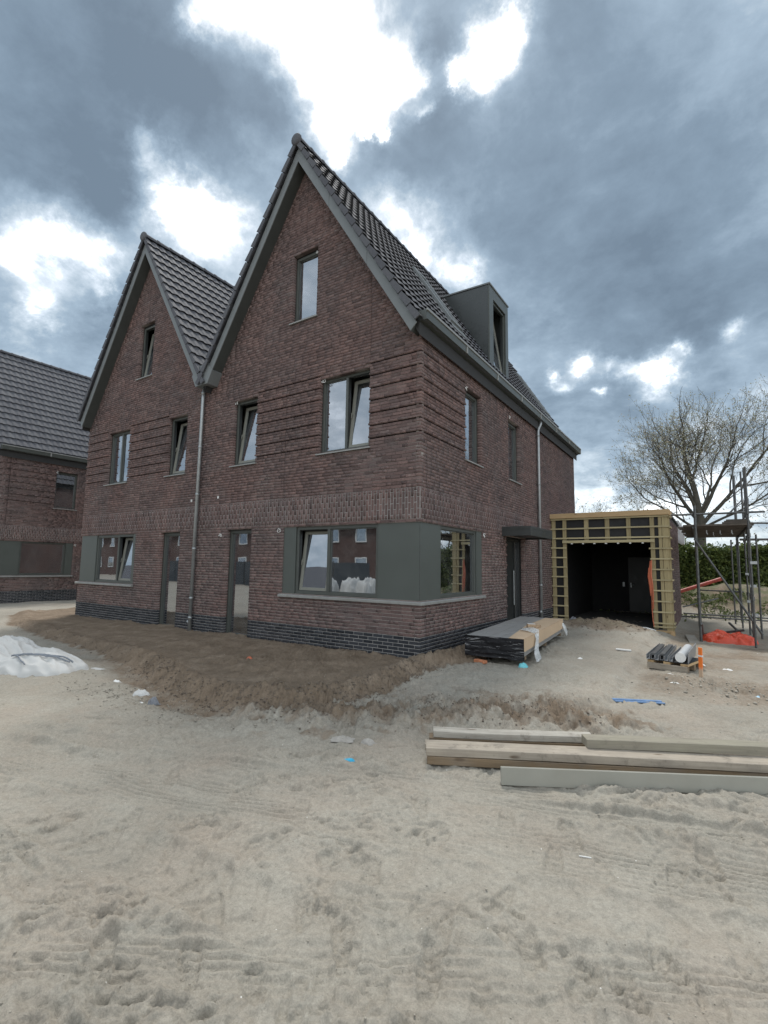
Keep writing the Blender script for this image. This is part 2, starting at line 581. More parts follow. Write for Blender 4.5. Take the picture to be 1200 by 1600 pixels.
def ground_np(x, y):
    """height and soil darkness"""
    near = 1.0 / (1.0 + ((x - 3) ** 2 + (y + 3) ** 2) / 900.0)
    h = .035 * fbm(x * .35, y * .35, 3, 1) * (1 + .0 * near)
    h += .018 * fbm(x * 1.6, y * 1.6, 4, 5, .55)
    rid = 1 - np.abs(fbm(x * 2.1 + .4 * y, y * 3.2, 3, 9, .5)) * 1.9
    h += .012 * np.clip(rid, -1, 1)
    # tyre tracks sweeping over the foreground
    flat = np.zeros_like(x)
    for (ang, off, wd, dep, sd_, lug) in ((17, -4.74, .29, .014, 1, 0), (18, -4.22, .11, .012, 2, 0), (15, -5.20, .17, .010, 3, 1), (20, -3.98, .13, .010, 5, 0), (5, -5.75, .20, .010, 6, 1), (30, -6.25, .16, .010, 7, 0)):
        a_ = math.radians(ang)
        s = -(x - 2) * math.sin(a_) + (y - off) * math.cos(a_)
        al = (x - 2) * math.cos(a_) + (y - off) * math.sin(a_)
        s = s + .09 * perlin(al * .3, al * 0, sd_)
        band = np.exp(-(s / wd) ** 6) * sstep(-5.5, -3.0, al)
        gate = sstep(-.25, .15, perlin(al * .35, s * .5, sd_ + 40) + (.25 if sd_ == 1 else .05))
        flat = np.maximum(flat, band * gate)
        h -= band * dep * gate
        h += np.exp(-((np.abs(s) - wd * 1.15) / .035) ** 2) * dep * 1.0 * gate * sstep(-5.5, -3.0, al)
        if lug:
            h -= band * gate * .013 * sstep(.35, .8, np.sin(al * 2 * math.pi / .24 + 4 * np.abs(s) / wd))
        else:
            gv = np.sin(s * 118 + .8 * perlin(al * 1.2, s * 0, 5))
            h += band * gate * .0110 * np.clip(gv * 1.6, -1, 1) * (.4 + .6 * sstep(-.2, .3, perlin(al * 1.6, s * 6, sd_ + 9)))
    keep = 1 - .93 * flat
    # trampled, wind-softened hummocks: warped ridges lying across the view
    wx = x + .25 * fbm(x * 1.7, y * 1.7, 2, 201)
    wy = y + .25 * fbm(x * 1.7, y * 1.7, 2, 205)
    al_, ac_ = wx * .833 + wy * .553, -wx * .551 + wy * .827
    r1 = 1 - np.abs(fbm(al_ * 3.0, ac_ * 6.5, 3, 211, .5)) * 2.0
    r2 = 1 - np.abs(fbm(al_ * 8.0, ac_ * 15.0, 3, 215, .55)) * 2.0
    act = .55 + .9 * sstep(-.15, .3, fbm(x * .6, y * .6, 2, 219))
    h += keep * act * (.030 * np.clip(r1, -.6, 1) + .0165 * np.clip(r2, -.6, 1))
    h += keep * .0120 * fbm(x * 9, y * 11, 4, 21, .65)
    dark = np.zeros_like(x)
    # garden bed of freshly graded soil
    wob = .10 * fbm(x * 1.3, y * 1.3, 3, 31) + .05 * fbm(x * 6, y * 6, 2, 33)
    d = poly_sd(x, y, BED) + wob
    inn = sstep(.12, -.10, d)
    crest = np.exp(-((d + .20) / .15) ** 2)
    left = sstep(-2.0, -7.0, x)
    h += inn * (.10 - .03 * left) + crest * .075 * (1 - .3 * left) * sstep(1.6, .2, y)
    h += crest * .050 * fbm(x * 7, y * 7, 4, 41, .65) + np.exp(-((d - .02) / .2) ** 2) * .060 * fbm(x * 8, y * 8, 4, 47, .7)
    # raked / dozed strokes running along the facade inside the bed
    h += inn * (.022 * fbm(x * .7, y * 7, 3, 51, .6) + .014 * fbm(x * 7, y * 9, 4, 52, .6))
    # trench in front of the bed
    tr = np.exp(-((d - .35) / .28) ** 2) * sstep(-.1, -.9, x) * sstep(-7.5, -3.0, x)
    h -= tr * .085
    dark = np.maximum(dark, sstep(.26, .08, d + .14 * fbm(x * 5, y * 5, 4, 61, .65)))
    dark = np.maximum(dark, tr * sstep(.45, -.25, d - .35 + .3 * fbm(x * 2, y * 2, 3, 63)) * .9)
    # churned soil
    dc = seg_d(x, y, CHURN) + .22 * fbm(x * 1.2, y * 1.2, 3, 71)
    ch = sstep(.78, .10, dc)
    lump = fbm(x * 3.4, y * 3.4, 5, 73, .66)
    lump = lump + .5 * (1 - 2.2 * np.abs(fbm(x * 5, y * 5, 3, 75)))
    h += ch * (.095 * lump + .025)
    dark = np.maximum(dark, ch * (.30 + .8 * np.clip(fbm(x * 1.7, y * 1.7, 5, 77, .65) + .32, -.3, .75)))
    # disturbed ground spreading to both sides of the churned strip
    ch2 = sstep(1.5, .3, dc)
    h += ch2 * (.045 * fbm(x * 4.5, y * 4.5, 5, 79, .65) + .014 * (1 - 2 * np.abs(fbm(x * 3, y * 6, 3, 83))))
    dark = np.maximum(dark, ch2 * .60 * sstep(0, .5, fbm(x * 2.2, y * 2.2, 4, 85, .65)))
    # step of the higher strip beside the house
    sx = np.interp(y, [-1.5, -.4, .9, 2.2, 4.5, 6.3], [2.85, 3.05, 3.02, 3.05, 2.95, 3.0])
    win = sstep(-1.9, -1.1, y) * sstep(8.2, 7.0, y)
    e = (sx - x) + .05 * fbm(x * 3, y * 3, 3, 81)
    h += win * sstep(-.12, .10, e) * sstep(-.3, .4, x) * .085
    dark = np.maximum(dark, win * np.exp(-((e + .02) / .11) ** 2) * (.22 + .5 * fbm(x * 2.5, y * 2.5, 4, 87, .65)))
    # ground drops towards the scaffold
    h -= .16 * sstep(2.9, 3.6, x) * sstep(3.5, 8.0, y) * sstep(40, 20, y)
    # spoil heap before the garage opening
    mm = np.exp(-(((x - 1.75) / 1.15) ** 2 + ((y - 6.7) / .75) ** 2))
    h += mm * (.30 + .09 * fbm(x * 3, y * 3, 5, 91, .6))
    dark = np.maximum(dark, sstep(.18, .5, mm + .25 * fbm(x * 2.2, y * 2.2, 4, 93)) * .62)
    # damp work floor right of the step
    dr = sstep(3.05, 3.35, x) * sstep(-.6, .8, y) * sstep(14, 8, y)
    dark = np.maximum(dark, dr * (.42 + .35 * fbm(x * .8, y * .8, 4, 95)))
    rb = np.exp(-(((x - 4.3) / .8) ** 2 + ((y - 1.25) / .45) ** 2))
    h += rb * (.03 + .05 * fbm(x * 8, y * 8, 4, 97, .65))
    dark = np.maximum(dark, rb * .5)
    # little scattered crater heaps at the left, near the white sack
    rb = np.exp(-(((x + 1.9) / 1.0) ** 2 + ((y + 4.0) / .35) ** 2))
    h += rb * .035 * fbm(x * 8, y * 8, 4, 99, .65)
    # overgrown mound far behind
    m2 = np.exp(-(((x - 5.0) / 3.6) ** 2 + ((y - 17.2) / 1.9) ** 2))
    h += m2 * (1.25 + .35 * fbm(x * .9, y * .9, 4, 101))
    dark = np.maximum(dark, sstep(.05, .5, m2) * (.72 + .5 * fbm(x * 1.3, y * 1.3, 4, 103)))
    h += m2 * .12 * fbm(x * 3, y * 3, 4, 107, .6)
    return h, np.clip(dark, 0, 1)


def gh(x, y):
    h, _ = ground_np(np.array([float(x)]), np.array([float(y)]))
    return float(h[0])


def graded(lo, hi, fine, f0, f1, growth):
    """coordinates with constant step 'fine' in f0..f1 growing outwards"""
    mid = list(np.arange(f0, f1, fine))
    up, s, v = [], fine, f1
    while v < hi:
        up.append(v)
        s *= growth
        v += s
    up.append(hi)
    dn, s, v = [], fine, f0
    while v > lo:
        s *= growth
        v -= s
        dn.append(v)
    dn[-1] = lo
    return np.array(dn[::-1] + mid + up)


def build_ground():
    yaw = math.radians(33.656)
    fx, fy = -math.sin(yaw), math.cos(yaw)
    rx, ry = math.cos(yaw), math.sin(yaw)
    us = graded(-700, 700, .0105, -1.7, 2.3, 1.0165)
    vs = graded(-300, 900, .0105, 1.3, 4.3, 1.0135)
    U, V = np.meshgrid(us, vs)
    X = CAM.x + rx * U + fx * V
    Y = CAM.y + ry * U + fy * V
    H, D = ground_np(X, Y)
    # shoe prints
    pr = random.Random(5)
    prints = [(1.99, -6.39, 2.3, 1), (2.12, -6.33, 2.2, 1), (2.62, -6.02, 2.6, 1), (3.05, -5.79, 1.9, 1), (3.9, -5.15, 2.2, 1), (4.05, -4.95, 2.5, 1), (3.2, -5.6, 2.0, 1), (2.3, -6.1, 2.5, 1), (2.75, -5.6, 2.2, 1)]
    for _ in range(520):
        v = 1.3 + 6.5 * pr.random() ** 1.3
        u = (pr.random() - .5) * 2.3 * v
        prints.append((CAM.x + rx * u + fx * v, CAM.y + ry * u + fy * v, pr.choice([1, 1, 1, -1]) * pr.gauss(2.1, .55) + pr.choice([0, 0, math.pi]), 1 if pr.random() < .3 else 0))
    for (px, py, an, tread) in prints:
        du = (px - CAM.x) * rx + (py - CAM.y) * ry
        dv = (px - CAM.x) * fx + (py - CAM.y) * fy
        i0, i1 = np.searchsorted(us, [du - .3, du + .3])
        j0, j1 = np.searchsorted(vs, [dv - .3, dv + .3])
        if i1 <= i0 or j1 <= j0:
            continue
        x, y = X[j0:j1, i0:i1] - px, Y[j0:j1, i0:i1] - py
        ca, sa = math.cos(an), math.sin(an)
        a_, b_ = x * ca + y * sa, -x * sa + y * ca
        L = .145 * pr.uniform(.85, 1.05)
        Wd = .048 + .012 * np.sin(a_ / L * 1.6)
        q = (np.abs(a_) / L) ** 3.2 + (np.abs(b_) / Wd) ** 2.6
        soft = pr.uniform(.35, 1.0)
        dep = pr.uniform(.010, .021) * soft if not tread else .018
        dd = -dep * sstep(1.25, .75, q) + dep * .45 * np.exp(-((q - 1.5) / .55) ** 2)
        if tread:
            dd += sstep(1.0, .8, q) * .009 * (np.sin(a_ * 2 * math.pi / .030) > .1)
            dd += sstep(1.0, .8, q) * .003 * (np.abs(b_) < .006)
        else:
            dd = dd * (1 + .35 * np.sin(a_ * 40 + px * 9))
        H[j0:j1, i0:i1] += dd * (1 - .6 * D[j0:j1, i0:i1])
    nu, nv = len(us), len(vs)
    P = np.stack([X.ravel(), Y.ravel(), H.ravel()], 1)
    idx = np.arange(nu * nv).reshape(nv, nu)
    Q = np.stack([idx[:-1, :-1].ravel(), idx[:-1, 1:].ravel(), idx[1:, 1:].ravel(), idx[1:, :-1].ravel()], 1)
    me = mesh_np('ground', P, Q, M_GROUND, True)
    at = me.attributes.new('soil', 'FLOAT', 'POINT')
    at.data.foreach_set('value', D.ravel().astype(np.float32))
    o = link_mesh('ground', me)
    tag(o, kind='structure')
    print('ground verts', nu * nv)
    return o


def ground_fn(t):
    p = wpos(t)
    soil = t.n('ShaderNodeAttribute', attribute_name='soil').outputs['Fac']
    big = t.noise(p, .55, 5, .6)
    mid = t.noise(p, 3.0, 6, .65)
    fine = t.noise(p, 130, 4, .7)
    gr = t.noise(p, 420, 2, .6)
    sand = t.ramp(big, [(.30, (.262, .243, .205)), (.5, (.318, .296, .250)), (.72, (.368, .342, .290))])
    sand = t.mix(t.mr(mid, .40, .68, 0, .35), sand, (.285, .240, .190))
    pk = t.noise(t.vm('ADD', p, (31.0, 0, 0)), .9, 4, .6)
    sand = t.mix(t.mr(pk, .5, .7, 0, .35), sand, (.37, .305, .245))
    mud = t.ramp(mid, [(.3, (.150, .114, .082)), (.55, (.214, .165, .120)), (.75, (.275, .220, .166))])
    # clumps darker where soil is freshly dug
    f = t.mr(t.m('ADD', soil, t.m('MULTIPLY', t.m('SUBTRACT', t.noise(p, 11, 4, .7), .5), .7)), .10, .80, smooth=True)
    c = t.mix(f, sand, mud)
    k = t.mr(fine, .25, .75, .80, 1.20)
    c = t.mix(1.0, c, t.n('ShaderNodeCombineColor', k, k, k).outputs[0], 'MULTIPLY')
    g2 = t.noise(p, 36, 5, .75)
    k3 = t.mr(g2, .32, .68, .84, 1.14)
    c = t.mix(1.0, c, t.n('ShaderNodeCombineColor', k3, k3, k3).outputs[0], 'MULTIPLY')
    fl = t.m('MULTIPLY', t.mr(t.noise(t.vm('MULTIPLY', p, (1.0, 1.6, 1.0)), 8.5, 6, .72), .57, .70), t.mr(t.noise(p, 1.3, 3, .6), .40, .62))
    c = t.mix(t.m('MULTIPLY', fl, .55), c, (.150, .128, .100))
    # grit and shell crumbs
    vo = t.n('ShaderNodeTexVoronoi', i_Vector=p, i_Scale=16.0)
    rr = t.n('ShaderNodeSeparateColor', vo.outputs['Color']).outputs[0]
    sp = t.m('MULTIPLY', t.m('GREATER_THAN', rr, .90), t.m('LESS_THAN', vo.outputs['Distance'], .055))
    c = t.mix(sp, c, (.74, .72, .68))
    vo2 = t.n('ShaderNodeTexVoronoi', i_Vector=t.vm('ADD', p, (5, 3, 0)), i_Scale=30.0)
    rr2 = t.n('ShaderNodeSeparateColor', vo2.outputs['Color']).outputs[0]
    sp2 = t.m('MULTIPLY', t.m('GREATER_THAN', rr2, .86), t.m('LESS_THAN', vo2.outputs['Distance'], .10))
    c = t.mix(t.m('MULTIPLY', sp2, .6), c, (.10, .09, .07))
    # thin weeds tint on the far spoil mound
    sep = t.n('ShaderNodeSeparateXYZ', p)
    hz = t.m('MULTIPLY', t.mr(sep.outputs[2], .25, .6), t.mr(t.noise(p, 1.6, 5, .7), .38, .56))
    c = t.mix(t.m('MULTIPLY', hz, .85), c, (.105, .115, .060))
    q1 = t.n('ShaderNodeTexNoise', i_Vector=t.vm('MULTIPLY', p, (1.0, 1.5, 1.0)), i_Scale=7.0, i_Detail=7.0, i_Roughness=.62, i_Distortion=.8, noise_type='RIDGED_MULTIFRACTAL', normalize=False).outputs[0]
    q2 = t.noise(p, 19.0, 7, .70, .6)
    coarse = bump(t, t.m('ADD', t.m('MULTIPLY', q1, .25), t.m('MULTIPLY', q2, .9)), .9, .016)
    hh = t.m('ADD', t.m('MULTIPLY', t.noise(p, 24, 5, .65), 1.6), t.m('ADD', fine, t.m('MULTIPLY', gr, .5)))
    fb = t.n('ShaderNodeBump', i_Height=hh, i_Strength=.8, i_Distance=.0016, i_Normal=coarse).outputs[0]
    return pbr(t, c, .95, 0, fb, .15)


M_GROUND = mat('sand_and_soil', ground_fn)
build_ground()

# ------------------------------------------------------------------ brick house
SL = 1.607
APEX_T = 11.26       # tile surface at the ridge
APEX_S = 10.76       # underside of fascia at the ridge
HD = 11.95           # depth
PITCH = .0634
C_R, C_L = -3.05, -9.15
TH = math.atan(SL)


def subtract(iv, a, b):
    out = []
    for s0, s1 in iv:
        if b <= s0 or a >= s1:
            out.append((s0, s1))
        else:
            if a > s0: out.append((s0, a))
            if b < s1: out.append((b, s1))
    return out


# openings: s0, s1, z0, z1
FRONT_OPEN = [(-3.38, 0.2, 1.10, 2.535), (-12.4, -9.11, 1.10, 2.535),
              (-5.22, -4.38, .06, 2.52), (-7.90, -7.06, .06, 2.52),
              (-10.95, -9.78, 4.05, 5.64), (-7.84, -7.02, 4.05, 5.64), (-5.18, -4.36, 4.05, 5.64), (-2.45, -1.16, 4.03, 5.65),
              (-9.58, -8.86, 7.09, 8.70), (-3.35, -2.62, 7.12, 8.72)]
SIDE_OPEN = [(-.2, 2.86, 1.10, 2.535), (1.94, 2.82, 4.02, 5.62), (4.66, 5.56, 4.02, 5.62), (4.40, 5.80, .02, 2.52)]
ST = [4.14, 4.394, 4.647, 4.901, 5.154, 5.408, 5.661]
FRONT_STRIPE = [(-1.16, .1), (-4.36, -2.45), (-12.3, -10.95), (-9.78, -7.84)]
SIDE_STRIPE = [(-.1, 1.94)]
GAPS_F = [(-3.42, 2.55, 5.72), (-1.15, 5.7, 7.5), (-5.25, 5.7, 7.6), (-9.06, 2.55, 5.72), (-11.0, 5.7, 7.4), (-7.0, 5.7, 7.5), (-2.98, 8.98, 10.5), (-9.2, 8.9, 10.4)]
GAPS_S = [(.24, .0, 6.1), (2.88, 2.5, 4.0)]


def front_iv(z, zt):
    if z < 6.2:
        return [(-12.2, 0.0)]
    out = []
    for c in (C_L, C_R):
        hw = (APEX_S + .12 - zt) / SL
        if hw > .03:
            out.append((c - hw, c + hw))
    return out


def lay_wall(ivf, opens, stripes, gaps, seed, corner_at, corner_side, zmax, pilaster=()):
    """returns list of bricks (s0,s1,z0,z1,proud,mat) and mortar rows"""
    r = random.Random(seed)
    bricks, rows = [], []
    n = int(zmax / PITCH) + 1
    z = -.27
    i = 0
    while z < zmax:
        z1 = z + PITCH
        band = 2.53 < z + .01 < 3.13
        if band:
            # soldier band, laid once
            zb0, zb1 = z, z + 9 * PITCH
            iv = ivf(zb0, zb1)
            for (a_, b_, c_, d_) in opens:
                if c_ < zb1 - .03 and d_ > zb0 + .03:
                    iv = subtract(iv, a_, b_)
            rows.append((zb0, zb1, iv, 1))
            for s0, s1 in iv:
                k = 0
                s = s0 + .004
                while s < s1 - .02:
                    e = min(s + .0505, s1 - .003)
                    zz = zb0 + .006 - (.105 if k % 2 else 0) - .03
                    while zz < zb1:
                        za, zc = max(zz, zb0 + .004), min(zz + .203, zb1 - .004)
                        if zc - za > .025:
                            bricks.append((s, e, za, zc, r.uniform(-.002, .003), 2))
                        zz += .213
                    s += .0625
                    k += 1
            z = zb1
            i += 9
            continue
        iv = ivf(z, z1)
        for (a_, b_, c_, d_) in opens:
            if c_ < z + PITCH * .55 and d_ > z + PITCH * .45:
                iv = subtract(iv, a_, b_)
        for (g, c_, d_) in gaps:
            if c_ < z < d_:
                iv = subtract(iv, g - .006, g + .006)
        black = z < .43
        hit = any(abs(z - q) < PITCH * .5 for q in ST)
        cut = []
        for q0, q1 in iv:
            es = sorted({q0, q1} | {e_ for st_ in stripes for e_ in st_ if q0 < e_ < q1})
            cut += list(zip(es[:-1], es[1:])) if hit else [(q0, q1)]
        rows.append((z, z1, cut, 2 if black else 0))
        jt = .010 if black else .005
        for s0, s1 in iv:
            a0, a1 = s0, s1
            last_end = -99.0
            # quoin interlock at the corner
            if abs(s0 - corner_at) < .02 and corner_side < 0 and i % 2 == 0: a0 = s0 + .108
            if abs(s1 - corner_at) < .02 and corner_side > 0 and i % 2 == 1: a1 = s1 - .108
            if black:
                ph = (i % 2) * .11
                s = math.floor((a0 - ph) / .22) * .22 + ph
                step = lambda: .22
            else:
                s = a0 - r.uniform(0, .2)
                step = lambda: (.220 if r.random() < .85 else .112)
            while s < a1:
                w_ = step()
                if s + w_ < a0 + .05:
                    s += w_
                    continue
                p0, p1 = max(s + jt * .5, a0), min(s + w_ - jt * .5, a1)
                if p0 - a0 < .056 and p0 > a0: p0 = a0
                if a1 - p1 < .056: p1 = a1
                s += w_
                if p1 - p0 < .05 or p0 < last_end: 
                    if p1 - p0 < .03 or p1 <= last_end: continue
                    p0 = max(p0, last_end + jt)
                last_end = p1
                lo = jt * .5 if black else .003
                hi = jt * .5 if black else .003
                zz0, zz1 = z + lo, z1 - hi
                proud = r.uniform(-.0035, .0035) if not black else r.uniform(-.001, .001)
                if not black:
                    zz0 += r.uniform(0, .002) + .002
                    zz1 -= r.uniform(0, .002)
                mid = (p0 + p1) / 2
                if hit and any(u0 < mid < u1 for u0, u1 in stripes):
                    zz0, zz1 = z + .020, z1 - .004
                    proud = .024
                for (u0, u1, v0, v1) in pilaster:
                    if u0 < mid < u1 and v0 < z < v1 and i % 4 == 0:
                        proud = .020
                bricks.append((p0, p1, zz0, zz1, proud, 1 if black else 0))
        z = z1
        i += 1
    return bricks, rows


def brick_mesh_arrays(items):
    """local x = s, y = inward"""
    n = len(items)
    A = np.array([(s0, s1, z0, z1, p) for s0, s1, z0, z1, p, _ in items])
    rs = np.random.RandomState(3)
    V = np.zeros((n, 8, 3))
    tilt = rs.uniform(-.0016, .0016, (n, 4))
    for k, (i, j) in enumerate(((0, 0), (1, 0), (1, 1), (0, 1))):
        V[:, k, 0] = A[:, i]
        V[:, k, 1] = -A[:, 4] + tilt[:, k]
        V[:, k, 2] = A[:, 2 + j]
        V[:, k + 4, 0] = A[:, i]
        V[:, k + 4, 1] = .098
        V[:, k + 4, 2] = A[:, 2 + j]
    F = np.array([(0, 1, 2, 3), (1, 5, 6, 2), (4, 0, 3, 7), (3, 2, 6, 7), (4, 5, 1, 0)])
    Q = (F[None] + (np.arange(n) * 8)[:, None, None]).reshape(-1, 4)
    return V.reshape(-1, 3), Q


UNIT = MB().box(-.5, .5, -.5, .5, -.5, .5)
UB = {}
BM = [M_BRICK, M_BLACK, M_BRICK]
for k_, m_ in enumerate((M_BRICK, M_BLACK)):
    mb = MB()
    # brick with slightly worn arrises
    c_ = .035
    mb.add([(-.5, -.47, -.5), (.5, -.47, -.5), (.5, -.47, .5), (-.5, -.47, .5), (-.485, -.5, -.44), (.485, -.5, -.44), (.485, -.5, .44), (-.485, -.5, .44),
            (-.5, .5, -.5), (.5, .5, -.5), (.5, .5, .5), (-.5, .5, .5)],
           [(4, 5, 6, 7), (0, 1, 5, 4), (1, 2, 6, 5), (2, 3, 7, 6), (3, 0, 4, 7), (0, 8, 9, 1), (1, 9, 10, 2), (2, 10, 11, 3), (3, 11, 8, 0)])
    UB[k_] = mb.mesh('brick', m_)
UB[2] = UB[0]


def make_wall(name, house, WM, bricks, rows, own, stripes=()):
    mo = [MB(), MB()]
    for z0, z1, iv, kind in rows:
        for s0, s1 in iv:
            if s1 - s0 > .02:
                zc = z0
                if stripes and any(abs(z0 - q) < PITCH * .5 for q in ST) and any(u0 < (s0 + s1) / 2 < u1 for u0, u1 in stripes):
                    zc = z0 + .020
                mo[1 if kind else 0].box(s0 + .003, s1 - .003, .0085 if kind == 0 else .005, .10, zc, z1)
                if zc > z0:
                    mo[0].box(s0 + .003, s1 - .003, .055, .10, z0, zc)
    base = MB()
    base.v, base.f, base.mi = mo[0].v, mo[0].f, mo[0].mi
    o = len(base.v)
    base.v = base.v + mo[1].v
    base.f = base.f + [tuple(i + o for i in f) for f in mo[1].f]
    base.mi = base.mi + [1] * len(mo[1].f)
    wall = base.build(name, [M_MORTAR, M_MORTAR_L], house, WM)
    Ms = [M_BRICK, M_BLACK]
    for k, bname in ((0, 'brickwork'), (1, 'plinth_brickwork')):
        rest = [b for j, b in enumerate(bricks) if (b[5] == 1) == (k == 1) and j not in own]
        if rest:
            V, Q = brick_mesh_arrays(rest)
            tag(link_mesh(bname, mesh_np(bname, V, Q, Ms[k]), wall), kind='stuff')
    for j in sorted(own):
        s0, s1, z0, z1, p, m_ = bricks[j]
        ob = bpy.data.objects.new('brick', UB[m_])
        COL.objects.link(ob)
        ob.parent = wall
        ob.location = ((s0 + s1) / 2, .049 - p * .5, (z0 + z1) / 2)
        ob.scale = (s1 - s0, .098 + p, z1 - z0)
    return wall


I4 = Matrix.Identity(4)
SIDE_M = Matrix.Rotation(math.radians(90), 4, 'Z')
FB, FR = lay_wall(front_iv, FRONT_OPEN, FRONT_STRIPE, GAPS_F, 21, 0.0, 1, 10.7)
SB, SR = lay_wall(lambda z, zt: [(0.0, HD)], SIDE_OPEN, SIDE_STRIPE, GAPS_S, 22, 0.0, -1, 6.24, [(4.02, 4.42, .5, 2.45)])
NEI = Vector((-19.4, .17, 0))


def nearest_bricks(off, n, min_z):
    c = CAM - off
    items = []
    for k, (L_, M_) in enumerate(((FB, I4), (SB, SIDE_M))):
        for j, b in enumerate(L_):
            p = M_ @ Vector(((b[0] + b[1]) / 2, 0, (b[2] + b[3]) / 2))
            nrm = M_.to_3x3() @ Vector((0, -1, 0))
            dv = c - p
            d2 = dv.length_squared
            if b[2] < min_z:
                continue
            items.append((-(b[1] - b[0]) * (b[3] - b[2]) * dv.normalized().dot(nrm) / d2, k, j))
    items.sort()
    return {j for _, k, j in items[:n] if k == 0}, {j for _, k, j in items[:n] if k == 1}


# --- tiles
TW, TL = .238, .350
PROF = [(0.0, .015), (.03, .023), (.075, .027), (.125, .024), (.16, .011), (.20, .003), (.26, .004), (.31, .015)]


def tile_geo(u0, v0, w=.246, flap=0, L=TL + .04):
    vs, fs = [], []
    lift0, lift1 = .048, .002
    for (vv, lf) in ((v0 - .02, lift0), (v0 + L - .02, lift1)):
        for (t_, h_) in PROF:
            vs.append((u0 + t_ * w / .31, vv, h_ + lf))
    n = len(PROF)
    for (t_, h_) in PROF:
        vs.append((u0 + t_ * w / .31, v0 - .018, h_ + lift0 - .014))
    for i in range(n - 1):
        fs.append((i, i + 1, n + i + 1, n + i))
        fs.append((2 * n + i, 2 * n + i + 1, i + 1, i))
    fs.append((0, n, 2 * n))
    fs.append((n - 1, 2 * n + n - 1, 2 * n - 1))
    if flap:
        x0, x1 = (u0 - .022, u0 + .004) if flap < 0 else (u0 + w - .004, u0 + w + .022)
        b = len(vs)
        for zz0, zz1 in ((-.055, .060),):
            vs += [(x0, v0 - .02, zz0 + .01), (x1, v0 - .02, zz0 + .01), (x1, v0 + TL - .045, zz0), (x0, v0 + TL - .045, zz0),
                   (x0, v0 - .02, zz1 + .018), (x1, v0 - .02, zz1 + .018), (x1, v0 + TL - .045, zz1 - .022), (x0, v0 + TL - .045, zz1 - .022)]
        fs += [tuple(b + i for i in f) for f in BOXF]
    return vs, fs


def mesh_from(vs, fs, name, m):
    b = MB()
    b.add(vs, fs)
    return b.mesh(name, m)


T_STD = mesh_from(*tile_geo(0, 0), 'roof_tile', M_TILE)
T_VA = mesh_from(*tile_geo(0, 0, flap=-1), 'verge_tile', M_TILE)
T_VB = mesh_from(*tile_geo(0, 0, flap=1), 'verge_tile', M_TILE)
Y0, Y1 = -.34, 12.30
NCOL = int(round((Y1 - Y0) / TW))
TWc = (Y1 - Y0) / NCOL
NROW = 17


def slope_matrix(c, side):
    """local x along the eaves, y up the slope, z outward"""
    ct, st = math.cos(TH), math.sin(TH)
    hx = 3.14
    ex, ez = c + side * hx, APEX_T - .045 - SL * hx
    v = Vector((-side * ct, 0, st))
    n = Vector((side * st, 0, ct))
    if side > 0:
        u, o = Vector((0, 1, 0)), Vector((ex, Y0, ez))
    else:
        u, o = Vector((0, -1, 0)), Vector((ex, Y1, ez))
    return Matrix(((u.x, v.x, n.x, o.x), (u.y, v.y, n.y, o.y), (u.z, v.z, n.z, o.z), (0, 0, 0, 1)))


def in_hole(M, u, v, holes):
    p = M @ Vector((u + TWc / 2, v + TL / 2, 0))
    for (ya, yb, za, zb) in holes:
        if ya < p.y < yb and za < p.z < zb:
            return True
    return False


HOLES_R = [(2.98, 3.66, 7.80, 9.62), (10.75, 11.45, 7.55, 9.35), (5.42, 6.88, 7.6, 9.95)]


